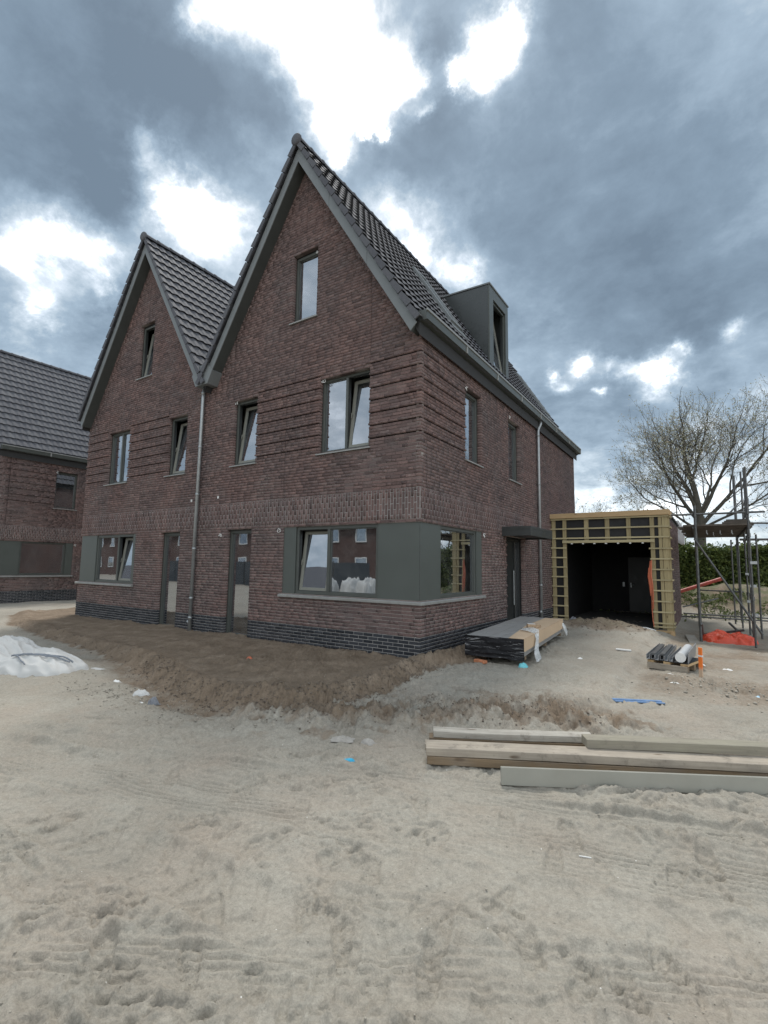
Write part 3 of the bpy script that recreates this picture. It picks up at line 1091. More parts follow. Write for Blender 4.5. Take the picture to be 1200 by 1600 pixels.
def build_roof(house, off, n_own):
    roofs = []
    cand = []
    camL = CAM - off
    for c in (C_R, C_L):
        rp = empty('roof') if False else None
        # one roof part per gable: the boarding under the tiles
        d = MB()
        for side in (1, -1):
            top0, t2 = APEX_T - .10, APEX_T - .34
            hx = 3.12 if not ((c == C_R and side < 0) or (c == C_L and side > 0)) else 3.06
            poly = [(0, top0), (side * hx, top0 - SL * hx), (side * hx, t2 - SL * hx), (0, t2)]
            d.prism(poly, lambda q: (c + q[0], -.20, q[1]), lambda q: (c + q[0], Y1 - .04, q[1]))
        roof = d.build('roof', M_DECK, house)
        roofs.append(roof)
        for side in (1, -1):
            M = slope_matrix(c, side)
            holes = (HOLES_R if off.x > -1 else HOLES_R[1:]) if (c == C_R and side > 0) else []
            for rr_ in range(NROW):
                for cc in range(NCOL):
                    u, v = cc * TWc, rr_ * TL
                    if in_hole(M, u, v, holes):
                        continue
                    fl = 0
                    if side > 0 and cc == 0: fl = -1
                    if side < 0 and cc == NCOL - 1: fl = 1
                    if side > 0 and cc == NCOL - 1: fl = 1
                    if side < 0 and cc == 0: fl = -1
                    p = M @ Vector((u + TWc / 2, v + TL / 2, 0))
                    nrm = Vector((M[0][2], M[1][2], M[2][2]))
                    dv = camL - p
                    vis = dv.normalized().dot(nrm) / dv.length_squared * 100
                    if fl: vis += 5
                    if (c == C_R and side < 0) or (c == C_L and side < 0):
                        vis = -1 + (2.2 if fl > 0 and cc > 3 else 0)
                    cand.append((vis, len(roofs) - 1, side, cc, rr_, fl))
    cand.sort(reverse=True)
    for i, (vis, ri, side, cc, rr_, fl) in enumerate(cand[:n_own]):
        me = {0: T_STD, -1: T_VA, 1: T_VB}[fl]
        M = slope_matrix((C_R, C_L)[ri], side)
        o = bpy.data.objects.new('verge_tile' if fl else 'roof_tile', me)
        COL.objects.link(o)
        o.parent = roofs[ri]
        jit = Matrix.Rotation(rnd.gauss(0, .004), 4, 'Z') @ Matrix.Rotation(rnd.gauss(0, .005), 4, 'Y')
        o.matrix_local = M @ Matrix.Translation((cc * TWc, rr_ * TL, 0)) @ jit
    rest = {}
    for (vis, ri, side, cc, rr_, fl) in cand[n_own:]:
        rest.setdefault((ri, side), []).append((cc, rr_, fl))
    for (ri, side), L_ in rest.items():
        b = MB()
        for cc, rr_, fl in L_:
            vs, fs = tile_geo(cc * TWc + rnd.gauss(0, .0015), rr_ * TL + rnd.gauss(0, .002), flap=fl)
            b.add(vs, fs)
        o = b.build('roof_tiles', M_TILE, roofs[ri], slope_matrix((C_R, C_L)[ri], side))
        tag(o, kind='stuff')
    # ridge caps
    for ri, c in enumerate((C_R, C_L)):
        n = 31
        rm = MB()
        Lc = (Y1 - Y0 + .02) / n
        for i in range(n):
            rm = MB()
            pts = []
            for (yy, rad) in ((-.015, .118), (.035, .122), (.05, .110), (Lc + .01, .100)):
                for k in range(9):
                    an = math.pi * (k / 8) * 1.16 - math.pi * .08
                    pts.append((math.cos(an) * rad, yy, math.sin(an) * rad))
            fs = []
            for a_ in range(3):
                for k in range(8):
                    fs.append((a_ * 9 + k, a_ * 9 + k + 1, (a_ + 1) * 9 + k + 1, (a_ + 1) * 9 + k))
            fs.append(tuple(range(9))[::-1])
            if i == 0:
                RIDGE_ME = rm.add(pts, fs).mesh('ridge_tile', M_TILE, False) if 'ridge' not in UB else UB['ridge']
                UB['ridge'] = RIDGE_ME
            o = bpy.data.objects.new('ridge_tile', UB['ridge'])
            COL.objects.link(o)
            o.parent = roofs[ri]
            o.location = (c, Y0 - .02 + i * Lc, APEX_T - .03)
        # round end cap of the ridge
        ec = MB()
        for k in range(12):
            pass
        ring = []
        for (yy, rad) in ((0.02, .138), (-.02, .138), (-.045, .115), (-.055, .055)):
            for k in range(14):
                an = 2 * math.pi * k / 14
                ring.append((c + math.cos(an) * rad, Y0 - .02 + yy, APEX_T - .03 + math.sin(an) * rad))
        fs = []
        for a_ in range(3):
            for k in range(14):
                fs.append((a_ * 14 + k, a_ * 14 + (k + 1) % 14, (a_ + 1) * 14 + (k + 1) % 14, (a_ + 1) * 14 + k))
        fs.append(tuple(42 + k for k in range(14)))
        ec.add(ring, fs)
        ec.build('ridge_end_cap', M_TILE, roofs[ri], smooth=True)
    return roofs


# --- windows, all in wall coordinates (s, inward, z)
def frame_boxes(mb, s0, s1, z0, z1, w, y0, y1):
    mb.box(s0, s0 + w, y0, y1, z0, z1)
    mb.box(s1 - w, s1, y0, y1, z0, z1)
    mb.box(s0 + w, s1 - w, y0, y1, z1 - w, z1)
    mb.box(s0 + w, s1 - w, y0, y1, z0, z0 + w)


def sash_obj(win, s0, s1, z0, z1, y, tilt):
    """casement with its own glass; tilt in degrees, hinged at the bottom"""
    R = Matrix.Translation((s0, y, z0)) @ Matrix.Rotation(math.radians(-tilt), 4, 'X')
    mb = MB()
    frame_boxes(mb, 0, s1 - s0, 0, z1 - z0, .058, 0, .062)
    frame_boxes(mb, .055, s1 - s0 - .055, .055, z1 - z0 - .055, .014, .014, .045)
    mb.build('sash', M_SASH if tilt else M_FRAME, win, R, bevel=.003)
    g = MB().box(.064, s1 - s0 - .064, .026, .034, .064, z1 - z0 - .064)
    g.build('pane', M_GLASS, win, R)
    if tilt:
        h = MB().box(.018, .042, -.022, 0, .48 * (z1 - z0), .48 * (z1 - z0) + .05)
        h.box(.018, .042, -.034, -.022, .48 * (z1 - z0) - .07, .48 * (z1 - z0) + .04)
        h.build('handle', M_SASH, win, R)


def window(house, WM, s0, s1, z0, z1, parts, dep=.105, fw=.058, sill=True, sill_x=.045, dark=False, door=False):
    """parts: list of (fraction0, fraction1, tilt)"""
    fm = M_FRAME
    mb = MB()
    frame_boxes(mb, s0 + .002, s1 - .002, z0, z1 - .012, fw, dep, dep + .10)
    W = s1 - s0 - 2 * fw
    for (a_, b_, t_) in parts[1:]:
        x = s0 + fw + W * a_
        mb.box(x - fw / 2, x + fw / 2, dep, dep + .10, z0 + fw, z1 - .012 - fw)
    win = mb.build('window', fm, house, WM, bevel=.003)
    for i, (a_, b_, t_) in enumerate(parts):
        x0 = s0 + fw + W * a_ + (fw / 2 if i else 0)
        x1 = s0 + fw + W * b_ - (fw / 2 if i < len(parts) - 1 else 0)
        if t_ == 0:
            g = MB().box(x0 - .01, x1 + .01, dep + .052, dep + .060, z0 + fw - .01, z1 - .012 - fw + .01)
            g.build('pane', M_GLASS, win)
            b = MB()
            frame_boxes(b, x0, x1, z0 + fw, z1 - .012 - fw, .016, dep + .030, dep + .052)
            b.build('glazing_bead', M_FRAME, win)
        else:
            b = MB()
            frame_boxes(b, x0, x1, z0 + fw, z1 - .012 - fw, .012, dep + .03, dep + .09)
            b.build('rebate_strip', M_FRAME_D, win)
            sash_obj(win, x0 + .004, x1 - .004, z0 + fw + .006, z1 - .012 - fw - .012, dep + .035, t_)
    if sill:
        b = MB()
        b.add([(s0 - sill_x, -.045, z0 - .040), (s1 + sill_x, -.045, z0 - .040), (s1 + sill_x, dep + .01, z0 - .016), (s0 - sill_x, dep + .01, z0 - .016),
               (s0 - sill_x, -.045, z0 - .012), (s1 + sill_x, -.045, z0 - .012), (s1 + sill_x, dep + .01, z0 + .012), (s0 - sill_x, dep + .01, z0 + .012)], BOXF)
        b.build('sill', M_SILL, win, bevel=.003)
    return win


def strap(house, p, seed, wm=None):
    r = random.Random(seed)
    b = MB()
    for k in range(2):
        pts = []
        ph, rr_ = r.uniform(0, 6), r.uniform(.022, .036)
        for i in range(9):
            a_ = ph + i * .62
            pts.append((p[0] + k * .035 + math.cos(a_) * rr_, p[1] - .02 - .012 * math.sin(a_ * 2), p[2] + math.sin(a_) * rr_ * 1.3))
        b.tube(pts, .0055, 5)
    b.build('strap_loop', M_WHITE, house, wm)


def build_house(off, label, n_brick, n_tile, full=True):
    H = empty('brick_house', off)
    tag(H, label, 'house', None)
    ownF, ownS = nearest_bricks(off, n_brick, .06)
    fw_ = make_wall('front_wall', H, I4, FB, FR, ownF, FRONT_STRIPE)
    sw_ = make_wall('side_wall', H, SIDE_M, SB, SR, ownS, SIDE_STRIPE)
    # inner leaf and rooms behind the walls
    b = MB()
    for (s0, s1, z0, z1) in ():
        pass
    zs = [(-.2, .02), (2.72, 2.95), (5.9, 6.1)]
    for z0, z1 in zs:
        b.box(-12.05, -.14, .14, HD - .1, z0, z1)
    b.box(-6.25, -5.95, .14, HD - .1, .02, 2.72)
    b.box(-6.25, -5.95, .14, HD - .1, 2.95, 5.9)
    b.box(-12.05, -.14, 4.3, 4.4, .02, 2.72)
    b.box(-3.9, -3.8, .14, 4.3, 2.95, 5.9)
    b.box(-12.05, -.14, 4.3, 4.4, 2.95, 5.9)
    b.build('floors_and_partitions', M_INNER, H)
    # rear and left walls: facing away, plain leaf with the same bricks as texture
    b = MB()
    b.box(-12.2, -12.06, .11, HD, -.3, 6.2)
    b.box(-12.2, 0, HD, HD + .1, -.3, 6.2)
    for c in (C_L, C_R):
        b.prism([(-2.9, 6.2), (2.9, 6.2), (0, APEX_S + .1)], lambda q: (c + q[0], HD, q[1]), lambda q: (c + q[0], HD + .1, q[1]))
    b.build('rear_wall', M_BRICK, H)
    # backing behind brick skins (inner leaf with the openings left free)
    b = MB()
    for WMk, iv0, opens, zt in ((0, (-12.05, -.10), FRONT_OPEN, 6.1), (1, (.10, HD - .02), SIDE_OPEN, 6.1)):
        zc = sorted({-.2, zt} | {o[2] for o in opens if o[2] < zt} | {min(o[3], zt) for o in opens if o[2] < zt})
        for z0, z1 in zip(zc[:-1], zc[1:]):
            iv = [iv0]
            for o in opens:
                if o[2] < z1 - .001 and o[3] > z0 + .001:
                    iv = subtract(iv, o[0], o[1])
            for s0, s1 in iv:
                if WMk == 0:
                    b.box(s0, s1, .104, .14, z0, z1)
                else:
                    b.box(-.14, -.104, s0, s1, z0, z1)
    for c, op in ((C_R, FRONT_OPEN[-1]), (C_L, FRONT_OPEN[-2])):
        hw = lambda z: (APEX_S + .05 - z) / SL
        zb, z1, z2, zt = 6.1, op[2], op[3], APEX_S
        P = lambda poly: b.prism(poly, lambda q: (q[0], .104, q[1]), lambda q: (q[0], .14, q[1]))
        P([(c - hw(zb), zb), (c + hw(zb), zb), (c + hw(z1), z1), (c - hw(z1), z1)])
        P([(c - hw(z1), z1), (op[0], z1), (op[0], z2), (c - hw(z2), z2)])
        P([(op[1], z1), (c + hw(z1), z1), (c + hw(z2), z2), (op[1], z2)])
        P([(c - hw(z2), z2), (c + hw(z2), z2), (c, zt)])
    b.build('inner_leaf', M_BLACKM, H)

    roofs = build_roof(H, off, n_tile)

    # verge boards, soffit and the box between the gables
    for c in (C_R, C_L):
        for side in (1, -1):
            inner = (c == C_R and side < 0) or (c == C_L and side > 0)
            hx = 2.86 if inner else 2.98
            b = MB()
            # fascia in three lengths with fine joints
            cuts = [0, .95, 1.97, hx]
            for u0, u1 in zip(cuts[:-1], cuts[1:]):
                u1 -= .004
                poly = [(side * u0, APEX_S - SL * u0), (side * u1, APEX_S - SL * u1)]
                if u1 > hx - .1 and not inner:
                    poly += [(side * (u1 + .135), APEX_S - SL * u1 + .10)]
                poly += [(side * u1 + side * .0, APEX_S + .33 - SL * u1), (side * u0, APEX_S + .33 - SL * u0)]
                if u1 > hx - .1 and not inner:
                    poly = [poly[0], poly[1], (side * (u1 + .13), APEX_S + .34 - SL * (u1 + .13)), poly[-1]]
                b.prism(poly, lambda q: (c + q[0], -.285, q[1]), lambda q: (c + q[0], -.262, q[1]))
            b.build('verge_board', M_FASCIA, H, bevel=.003)
            b = MB()
            poly = [(0, APEX_S + .004), (side * hx, APEX_S + .004 - SL * hx), (side * (hx + .06), APEX_S + .12 - SL * hx), (side * (hx + .02), APEX_S + .2 - SL * hx), (0, APEX_S + .25)]
            b.prism(poly, lambda q: (c + q[0], -.262, q[1]), lambda q: (c + q[0], .005, q[1]))
            b.build('soffit', M_SOFFIT, H)
    m_ = (C_L + C_R) / 2
    b = MB()
    b.prism([(-.235, 6.135), (.235, 6.135), (.40, 6.44), (.235, 6.60), (-.235, 6.60), (-.40, 6.44)], lambda q: (m_ + q[0], -.305, q[1]), lambda q: (m_ + q[0], .003, q[1]))
    b.build('valley_box', M_FASCIA, H, bevel=.004)
    b = MB()
    b.box(m_ - .24, m_ + .24, -.29, Y1 - .1, 6.60, 6.66)
    b.build('valley_gutter', M_FASCIA, H)
    # eaves gutter on the side wall
    b = MB()
    prof = [(.01, 6.17), (.20, 6.195), (.215, 6.36), (.20, 6.36), (.185, 6.22), (.01, 6.20)]
    b.prism(prof, lambda q: (q[0], -.17, q[1]), lambda q: (q[0], 12.34, q[1]))
    b.box(.01, .205, -.185, -.17, 6.17, 6.36)
    b.box(.01, .205, 12.34, 12.355, 6.17, 6.36)
    g = b.build('gutter', M_FRAME, H)
    b = MB()
    for q in range(7):
        y_ = -.19 + q * 1.79
        b.box(.205, .232, y_, y_ + 1.786, 6.335, 6.372)
        b.box(.19, .2225, y_ + 1.74, y_ + 1.79, 6.19, 6.335)
    b.build('gutter_trim', M_SILL, g)
    b = MB()
    b.box(-.02, .06, -.12, 12.3, 6.24, 6.42)
    b.build('eaves_filler', M_FRAME_D, H)

    # first floor and attic windows
    window(H, I4, *FRONT_OPEN[7], [(0, .5, 0), (.5, 1, 7)])
    window(H, I4, *FRONT_OPEN[6], [(0, 1, 7)])
    window(H, I4, *FRONT_OPEN[5], [(0, 1, 7)])
    window(H, I4, *FRONT_OPEN[4], [(0, .5, 0), (.5, 1, 0)])
    window(H, I4, *FRONT_OPEN[8], [(0, 1, 7)])
    window(H, I4, *FRONT_OPEN[9], [(0, 1, 0)])
    window(H, SIDE_M, *SIDE_OPEN[1], [(0, 1, 0)])
    window(H, SIDE_M, *SIDE_OPEN[2], [(0, 1, 0)])
    # garden doors
    for o_ in (FRONT_OPEN[2], FRONT_OPEN[3]):
        window(H, I4, o_[0], o_[1], o_[2], o_[3], [(0, 1, 0)], fw=.065, sill=False)
        b = MB().box(o_[0] + .003, o_[1] - .003, -.02, .10, o_[2] - .03, o_[2] - .002)
        b.build('threshold', M_SILL, H)
    # corner window, ground floor
    window(H, I4, -3.02, -.92, 1.13, 2.53, [(0, .41, 7), (.41, 1, 0)], dep=.05, sill=False, fw=.062)
    window(H, SIDE_M, .83, 2.56, 1.13, 2.53, [(0, 1, 0)], dep=.05, sill=False, fw=.062)
    for (q0, q1) in ((-.918, -.030), (-3.375, -3.024)):
        MB().box(q0, q1, .026, .055, 1.125, 2.525).build('front_panel', M_PANEL, H, bevel=.002)
    for (q0, q1) in ((.034, .828), (2.564, 2.855)):
        MB().box(q0, q1, .026, .055, 1.125, 2.525).build('side_panel', M_PANEL, H, SIDE_M, bevel=.002)
    b = MB()
    b = MB()
    b.box(-.024 - .004, -.024, .024 + .004, .030, 1.125, 2.525)
    b.box(-.10, -.056, .056, .10, 1.10, 2.53)
    b.build('corner_post', M_FRAME_D, H)
    # left corner window
    window(H, I4, -11.26, -9.25, 1.13, 2.53, [(0, .60, 0), (.60, 1, 7)], dep=.05, sill=False, fw=.062)
    for (q0, q1) in ((-12.17, -11.264), (-9.246, -9.115)):
        MB().box(q0, q1, .026, .055, 1.125, 2.525).build('front_panel', M_PANEL, H, bevel=.002)
    b = MB()
    b.prism([(-.06, 1.055), (-.03, 1.045), (.12, 1.045), (.12, 1.12), (-.045, 1.108), (-.06, 1.095)], lambda q: (-3.42, q[0], q[1]), lambda q: (-q[0], q[0], q[1]))
    b.prism([(-.06, 1.055), (-.03, 1.045), (.12, 1.045), (.12, 1.12), (-.045, 1.108), (-.06, 1.095)], lambda q: (-q[0], q[0], q[1]), lambda q: (-q[0], 2.89, q[1]))
    b.build('corner_sill', M_SILL, H)
    b = MB()
    b.prism([(-.06, 1.055), (-.03, 1.045), (.12, 1.045), (.12, 1.12), (-.045, 1.108), (-.06, 1.095)], lambda q: (-12.26, q[0], q[1]), lambda q: (-9.07, q[0], q[1]))
    b.build('corner_sill', M_SILL, H)

    # dormer
    dx, ya, yb, zt, zb = -.78, 5.36, 6.92, 10.0, 7.52
    xr = lambda z: C_R + (APEX_T - .08 - z) / SL
    b = MB()
    b.prism([(dx, zb), (dx, zt - .02), (xr(zt) - .05, zt + .02), (xr(zb) - .25, zb)], lambda q: (q[0], ya, q[1]), lambda q: (q[0], ya + .09, q[1]))
    b.prism([(dx, zb), (dx, zt - .02), (xr(zt) - .05, zt + .02), (xr(zb) - .25, zb)], lambda q: (q[0], yb - .09, q[1]), lambda q: (q[0], yb, q[1]))
    b.box(xr(zt) - .1, dx, ya + .09, yb - .09, zt - .14, zt - .03)
    b.box(dx - .5, dx - .46, ya + .09, yb - .09, zb, zt - .14)
    dm = b.build('dormer', M_DORMER, H)
    b = MB()
    b.box(dx - .03, dx + .02, ya - .006, ya + .30, zb, zt - .02)
    b.box(dx - .03, dx + .02, yb - .22, yb + .006, zb, zt - .02)
    b.box(dx - .03, dx + .02, ya + .30, yb - .22, zt - .36, zt - .02)
    b.box(dx - .03, dx + .02, ya + .30, yb - .22, zb, zb + .10)
    b.build('dormer_front', M_FRAME, dm, bevel=.004)
    b = MB().add([(xr(zt) - .12, ya - .03, zt + .01), (dx + .045, ya - .03, zt - .02), (dx + .045, yb + .03, zt - .02), (xr(zt) - .12, yb + .03, zt + .01),
                  (xr(zt) - .12, ya - .03, zt + .05), (dx + .045, ya - .03, zt + .025), (dx + .045, yb + .03, zt + .025), (xr(zt) - .12, yb + .03, zt + .05)], BOXF)
    b.build('dormer_roof', M_FASCIA, dm)
    DM = Matrix.Translation((dx, 0, 0)) @ SIDE_M
    w_ = window(H, DM, ya + .30, yb - .22, zb + .10, zt - .36, [(0, 1, 9)], dep=.03, sill=False)
    # roof windows
    for (ya, yb, za, zb2) in (HOLES_R[:2] if off.x > -1 else HOLES_R[1:2]):
        M = slope_matrix(C_R, 1)
        u0, u1 = ya - Y0 + .03, yb - Y0 + .02
        v0, v1 = (za - (APEX_T - .045 - SL * 3.14)) / math.sin(TH), (zb2 - (APEX_T - .045 - SL * 3.14)) / math.sin(TH)
        b = MB()
        frame_boxes_v = MB()
        for (q0, q1, r0, r1) in ((u0, u0 + .09, v0, v1), (u1 - .09, u1, v0, v1), (u0 + .09, u1 - .09, v1 - .12, v1), (u0 + .09, u1 - .09, v0, v0 + .10)):
            b.box(q0, q1, r0, r1, -.03, .115)
        b.box(u0 - .10, u0, v0 - .12, v1 + .1, .0, .045)
        b.box(u1, u1 + .10, v0 - .12, v1 + .1, .0, .045)
        b.box(u0 - .10, u1 + .10, v0 - .28, v0, .02, .065)
        rw = b.build('roof_window', M_FASCIA, H, M, bevel=.004)
        MB().box(u0 + .09, u1 - .09, v0 + .10, v1 - .12, .07, .08).build('pane', M_GLASS, rw)

    # front door recess and canopy
    b = MB()
    b.box(4.40, 4.47, .13, .25, .02, 2.50)
    b.box(5.73, 5.80, .13, .25, .02, 2.50)
    b.box(4.47, 5.73, .13, .25, 2.43, 2.50)
    b.box(5.36, 5.42, .13, .25, .02, 2.43)
    d = b.build('front_door_frame', M_FRAME_D, H, SIDE_M, bevel=.003)
    b = MB()
    b.box(4.47, 5.36, .17, .215, .05, 2.43)
    for q in range(1, 5):
        b.box(4.55, 5.28, .155, .17, .05 + q * .48, .06 + q * .48)
    dl = b.build('front_door', M_FRAME_D, H, SIDE_M)
    b = MB().tube([(5.27, .12, .75), (5.27, .12, 1.65)], .012, 8)
    b.build('door_bar', M_ZINC, dl)
    MB().box(5.42, 5.73, .185, .195, .05, 2.43).build('side_light', M_GLASS, H, SIDE_M)
    MB().box(5.50, 5.53, .165, .185, .05, 2.43).build('side_light_bar', M_SILL, H, SIDE_M)
    MB().box(4.38, 5.82, -.04, .2, -.06, .018).build('door_step', M_SILL, H, SIDE_M)
    b = MB()
    b.box(.0, .72, 4.08, 5.98, 2.655, 2.73)
    b.box(.0, .72, 4.08, 4.11, 2.50, 2.655)
    b.box(.0, .72, 5.95, 5.98, 2.50, 2.655)
    b.box(.69, .72, 4.11, 5.95, 2.50, 2.655)
    b.box(.0, .69, 4.11, 5.95, 2.54, 2.56)
    b.build('door_canopy', M_CANOPY, H, bevel=.004)
    # downpipes
    b = MB()
    b.tube([(-6.3, -.06, 6.14), (-6.31, -.075, 5.9), (-6.345, -.075, .02)], .042, 12)
    for z_ in (6.0, 4.6, 3.4, 2.05, .85, .38):
        b.tube([(-6.31 - (6 - z_) * .006, -.075, z_), (-6.31 - (6 - z_) * .006, -.075, z_ + .06)], .049, 12)
    b.tube([(-6.345, -.075, .26), (-6.41, -.10, .34)], [.034, .03], 10)
    b.build('downpipe', M_ZINC, H, smooth=True)
    b = MB()
    b.tube([(.12, 7.22, 6.18), (.12, 7.22, 6.10), (.10, 7.20, 6.04), (.07, 7.16, 5.96), (.065, 7.12, 5.86), (.065, 7.1, .02)], .042, 12)
    for z_ in (5.7, 4.2, 2.7, 1.2):
        b.tube([(.065, 7.1, z_), (.065, 7.1, z_ + .05)], .049, 12)
    b.tube([(.065, 7.1, .42), (.065, 7.02, .48)], .035, 10)
    b.build('downpipe', M_ZINC, H, smooth=True)
    for k, p in enumerate([(-5.45, 0, 2.40), (-3.50, 0, 2.46), (-5.14, .05, 5.60), (-2.40, .05, 5.60), (-2.68, .05, 8.62)]):
        strap(H, p, k)
    strap(H, (2.90, 0, 2.44), 8, SIDE_M)
    strap(H, (1.94, 0, 5.58), 9, SIDE_M)
    strap(H, (4.68, 0, 5.66), 10, SIDE_M)
    for k, x_ in enumerate((-6.66, -5.62)):
        MB().box(x_, x_ + .035, -.02, .02, 3.27 + k * .02, 3.33 + k * .02).build('vent_plug', M_WHITE, H)
    return H


build_house(Vector((0, 0, 0)), 'dark brown brick twin-gabled house in the middle, with dormer and corner window', 300, 300)
build_house(NEI, 'neighbouring brick house cut off at the left, seen behind the central one', 300, 300)


# ------------------------------------------------------------------ garage with timber front
def build_garage():
    G = empty('garage', (1.65, 8.7, 0))
    tag(G, 'flat-roofed brick garage beside the house, its open front framed in raw timber battens', 'garage')
    T = Matrix.Translation((-1.65, -8.7, 0))
    b = MB()
    b.box(.12, 3.25, 8.9, 14.2, 3.22, 3.38)
    b.build('roof', M_DECK, G, T)
    b = MB()
    b.box(.02, 3.30, 8.62, 14.25, 3.38, 3.44)
    b.build('roof_edge', M_BLACKM, G, T)
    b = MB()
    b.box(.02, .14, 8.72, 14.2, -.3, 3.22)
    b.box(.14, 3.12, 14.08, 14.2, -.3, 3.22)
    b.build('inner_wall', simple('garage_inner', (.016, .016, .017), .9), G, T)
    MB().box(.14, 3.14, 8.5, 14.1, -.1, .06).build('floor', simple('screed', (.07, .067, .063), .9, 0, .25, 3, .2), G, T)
    # right wall in brick
    r = random.Random(4)
    items = []
    z, i = -.36, 0
    while z < 3.3:
        s = (i % 2) * -.11
        while s < 5.5:
            p0, p1 = max(s + .005, 0), min(s + .205, 5.5)
            if p1 - p0 > .03:
                items.append((p0, p1, z + .005, z + PITCH - .005, r.uniform(-.002, .003), 0))
            s += .215
        z += PITCH
        i += 1
    WM = T @ Matrix.Translation((3.25, 8.7, 0)) @ SIDE_M
    wall = MB().box(0, 5.5, .010, .12, -.36, 3.3).build('side_wall', M_MORTAR, G, WM)
    own = sorted(items, key=lambda q: q[0])[:120]
    oset = set(own)
    V, Q = brick_mesh_arrays([q for q in items if q not in oset])
    tag(link_mesh('brickwork', mesh_np('brickwork', V, Q, M_BRICK), wall), kind='stuff')
    for s0, s1, z0, z1, p, m_ in own:
        ob = bpy.data.objects.new('brick', UB[0])
        COL.objects.link(ob)
        ob.parent = wall
        ob.location = ((s0 + s1) / 2, .049 - p * .5, (z0 + z1) / 2)
        ob.scale = (s1 - s0, .098 + p, z1 - z0)
    # membrane behind the battens
    b = MB()
    b.box(.02, .44, 8.66, 8.70, -.05, 3.3)
    b.box(2.86, 3.28, 8.66, 8.70, -.15, 3.3)
    b.box(.44, 2.86, 8.66, 8.70, 2.56, 3.3)
    b.box(3.255, 3.262, 8.72, 8.98, -.2, 3.3)
    b.build('membrane', M_BLACKM, G, T)
    # posts and studs
    for (x0, x1, z0, z1) in ((.02, .13, .05, 3.28), (.36, .465, .05, 3.28), (1.01, 1.13, 2.58, 3.28), (1.61, 1.73, 2.58, 3.28), (2.20, 2.31, 2.58, 3.28), (2.82, 2.93, .02, 3.28),
                             (3.035, 3.12, -.02, 3.28), (3.13, 3.27, -.02, 3.28)):
        MB().box(x0, x1, 8.57, 8.655, z0, z1).build('post', M_GREENW, G, T, bevel=.003)
    for y_ in (8.60, 8.86):
        MB().box(3.27, 3.31, y_, y_ + .09, -.1, 3.28).build('post', M_GREENW, G, T, bevel=.003)
    # battens
    zs = [.13, .23] + [.24 + .301 * k for k in range(1, 11)]
    for z_ in zs:
        if z_ > 2.6:
            MB().box(-.0, 3.30, 8.53, 8.568, z_, z_ + .045).build('batten', M_GREENH, G, T, bevel=.002)
        else:
            MB().box(.0, .485 + rnd.uniform(-.02, .02), 8.53, 8.568, z_, z_ + .042).build('batten', M_GREENH, G, T, bevel=.002)
            MB().box(2.79 + rnd.uniform(-.02, .02), 3.30, 8.53, 8.568, z_ - .03, z_ + .012).build('batten', M_GREENH, G, T, bevel=.002)
        MB().box(3.312, 3.35, 8.55, 9.02, z_ - .03, z_ + .015).build('batten', M_GREENH, G, T, bevel=.002)
    MB().box(.36, 2.93, 8.50, 8.528, 2.52, 2.60).build('header', M_GREENH, G, T, bevel=.003)
    for k in range(7):
        MB().box(.62 + k * .33, .67 + k * .33, 8.51, 8.60, 2.485, 2.515).build('rafter_end', M_WHITE, G, T)
    MB().box(-.01, 3.33, 8.47, 8.56, 3.30, 3.455).build('top_beam', M_PINE, G, T, bevel=.004)
    MB().box(3.29, 3.35, 8.565, 9.3, 3.28, 3.44).build('top_beam', M_PINE, G, T, bevel=.004)
    MB().box(-.01, .50, 8.49, 8.64, -.05, .06).build('sill_board', M_PINE, G, T, bevel=.003)
    MB().box(2.55, 3.30, 8.40, 8.60, -.02, .035).build('sill_board', M_PINE, G, T, bevel=.003)
    b = MB()
    b.prism([(2.62, -.05), (3.16, -.05), (3.28, .02), (3.36, -.30), (3.2, -.34)], lambda q: (q[0], 8.38, q[1]), lambda q: (q[0], 8.42, q[1]))
    b.build('skirt_board', M_PINE, G, T)
    MB().box(3.24, 3.34, 8.36, 8.56, -.34, .02).build('skirt_post', M_PINE, G, T, bevel=.003)
    # door in the back wall, only just visible
    d = MB().box(1.52, 2.30, 13.96, 14.03, .06, 2.2).build('back_door', simple('garage_door_grey', (.030, .032, .031), .5), G, T, bevel=.004)
    h = MB().tube([(1.60, 13.94, 1.12), (1.60, 13.90, 1.12), (1.72, 13.90, 1.12)], .012, 6)
    h.box(1.58, 1.62, 13.945, 13.96, 1.02, 1.20)
    h.build('handle', M_ZINC, d)
    h = MB().box(1.30, 1.37, 13.98, 14.07, 1.05, 1.22)
    h.build('socket', M_ZINC, G, T)
    return G


build_garage()

M_ORANGE = simple('orange_strap', (.50, .14, .07), .6, 0, .15, 20)
b = MB()
pts = [(2.80, 8.49, 1.98), (2.79, 8.47, 1.80), (2.77, 8.46, 1.55), (2.80, 8.46, 1.3), (2.81, 8.46, 1.0), (2.80, 8.46, .6), (2.81, 8.46, .3), (2.83, 8.46, .12)]
b.tube(pts, [.012, .024, .03, .026, .014, .012, .014, .012], 6)
b.tube([(p[0] + .035, p[1] - .012, p[2] + .02) for p in pts[:6]], [.015, .02, .03, .02, .015, .012], 5)
b.tube([(p[0] - .03, p[1] - .01, p[2] - .02) for p in pts[1:5]], [.012, .02, .022, .01], 5)
tag(b.build('hanging_strap', M_ORANGE), 'orange strap hanging down the right side of the garage opening', 'strap')

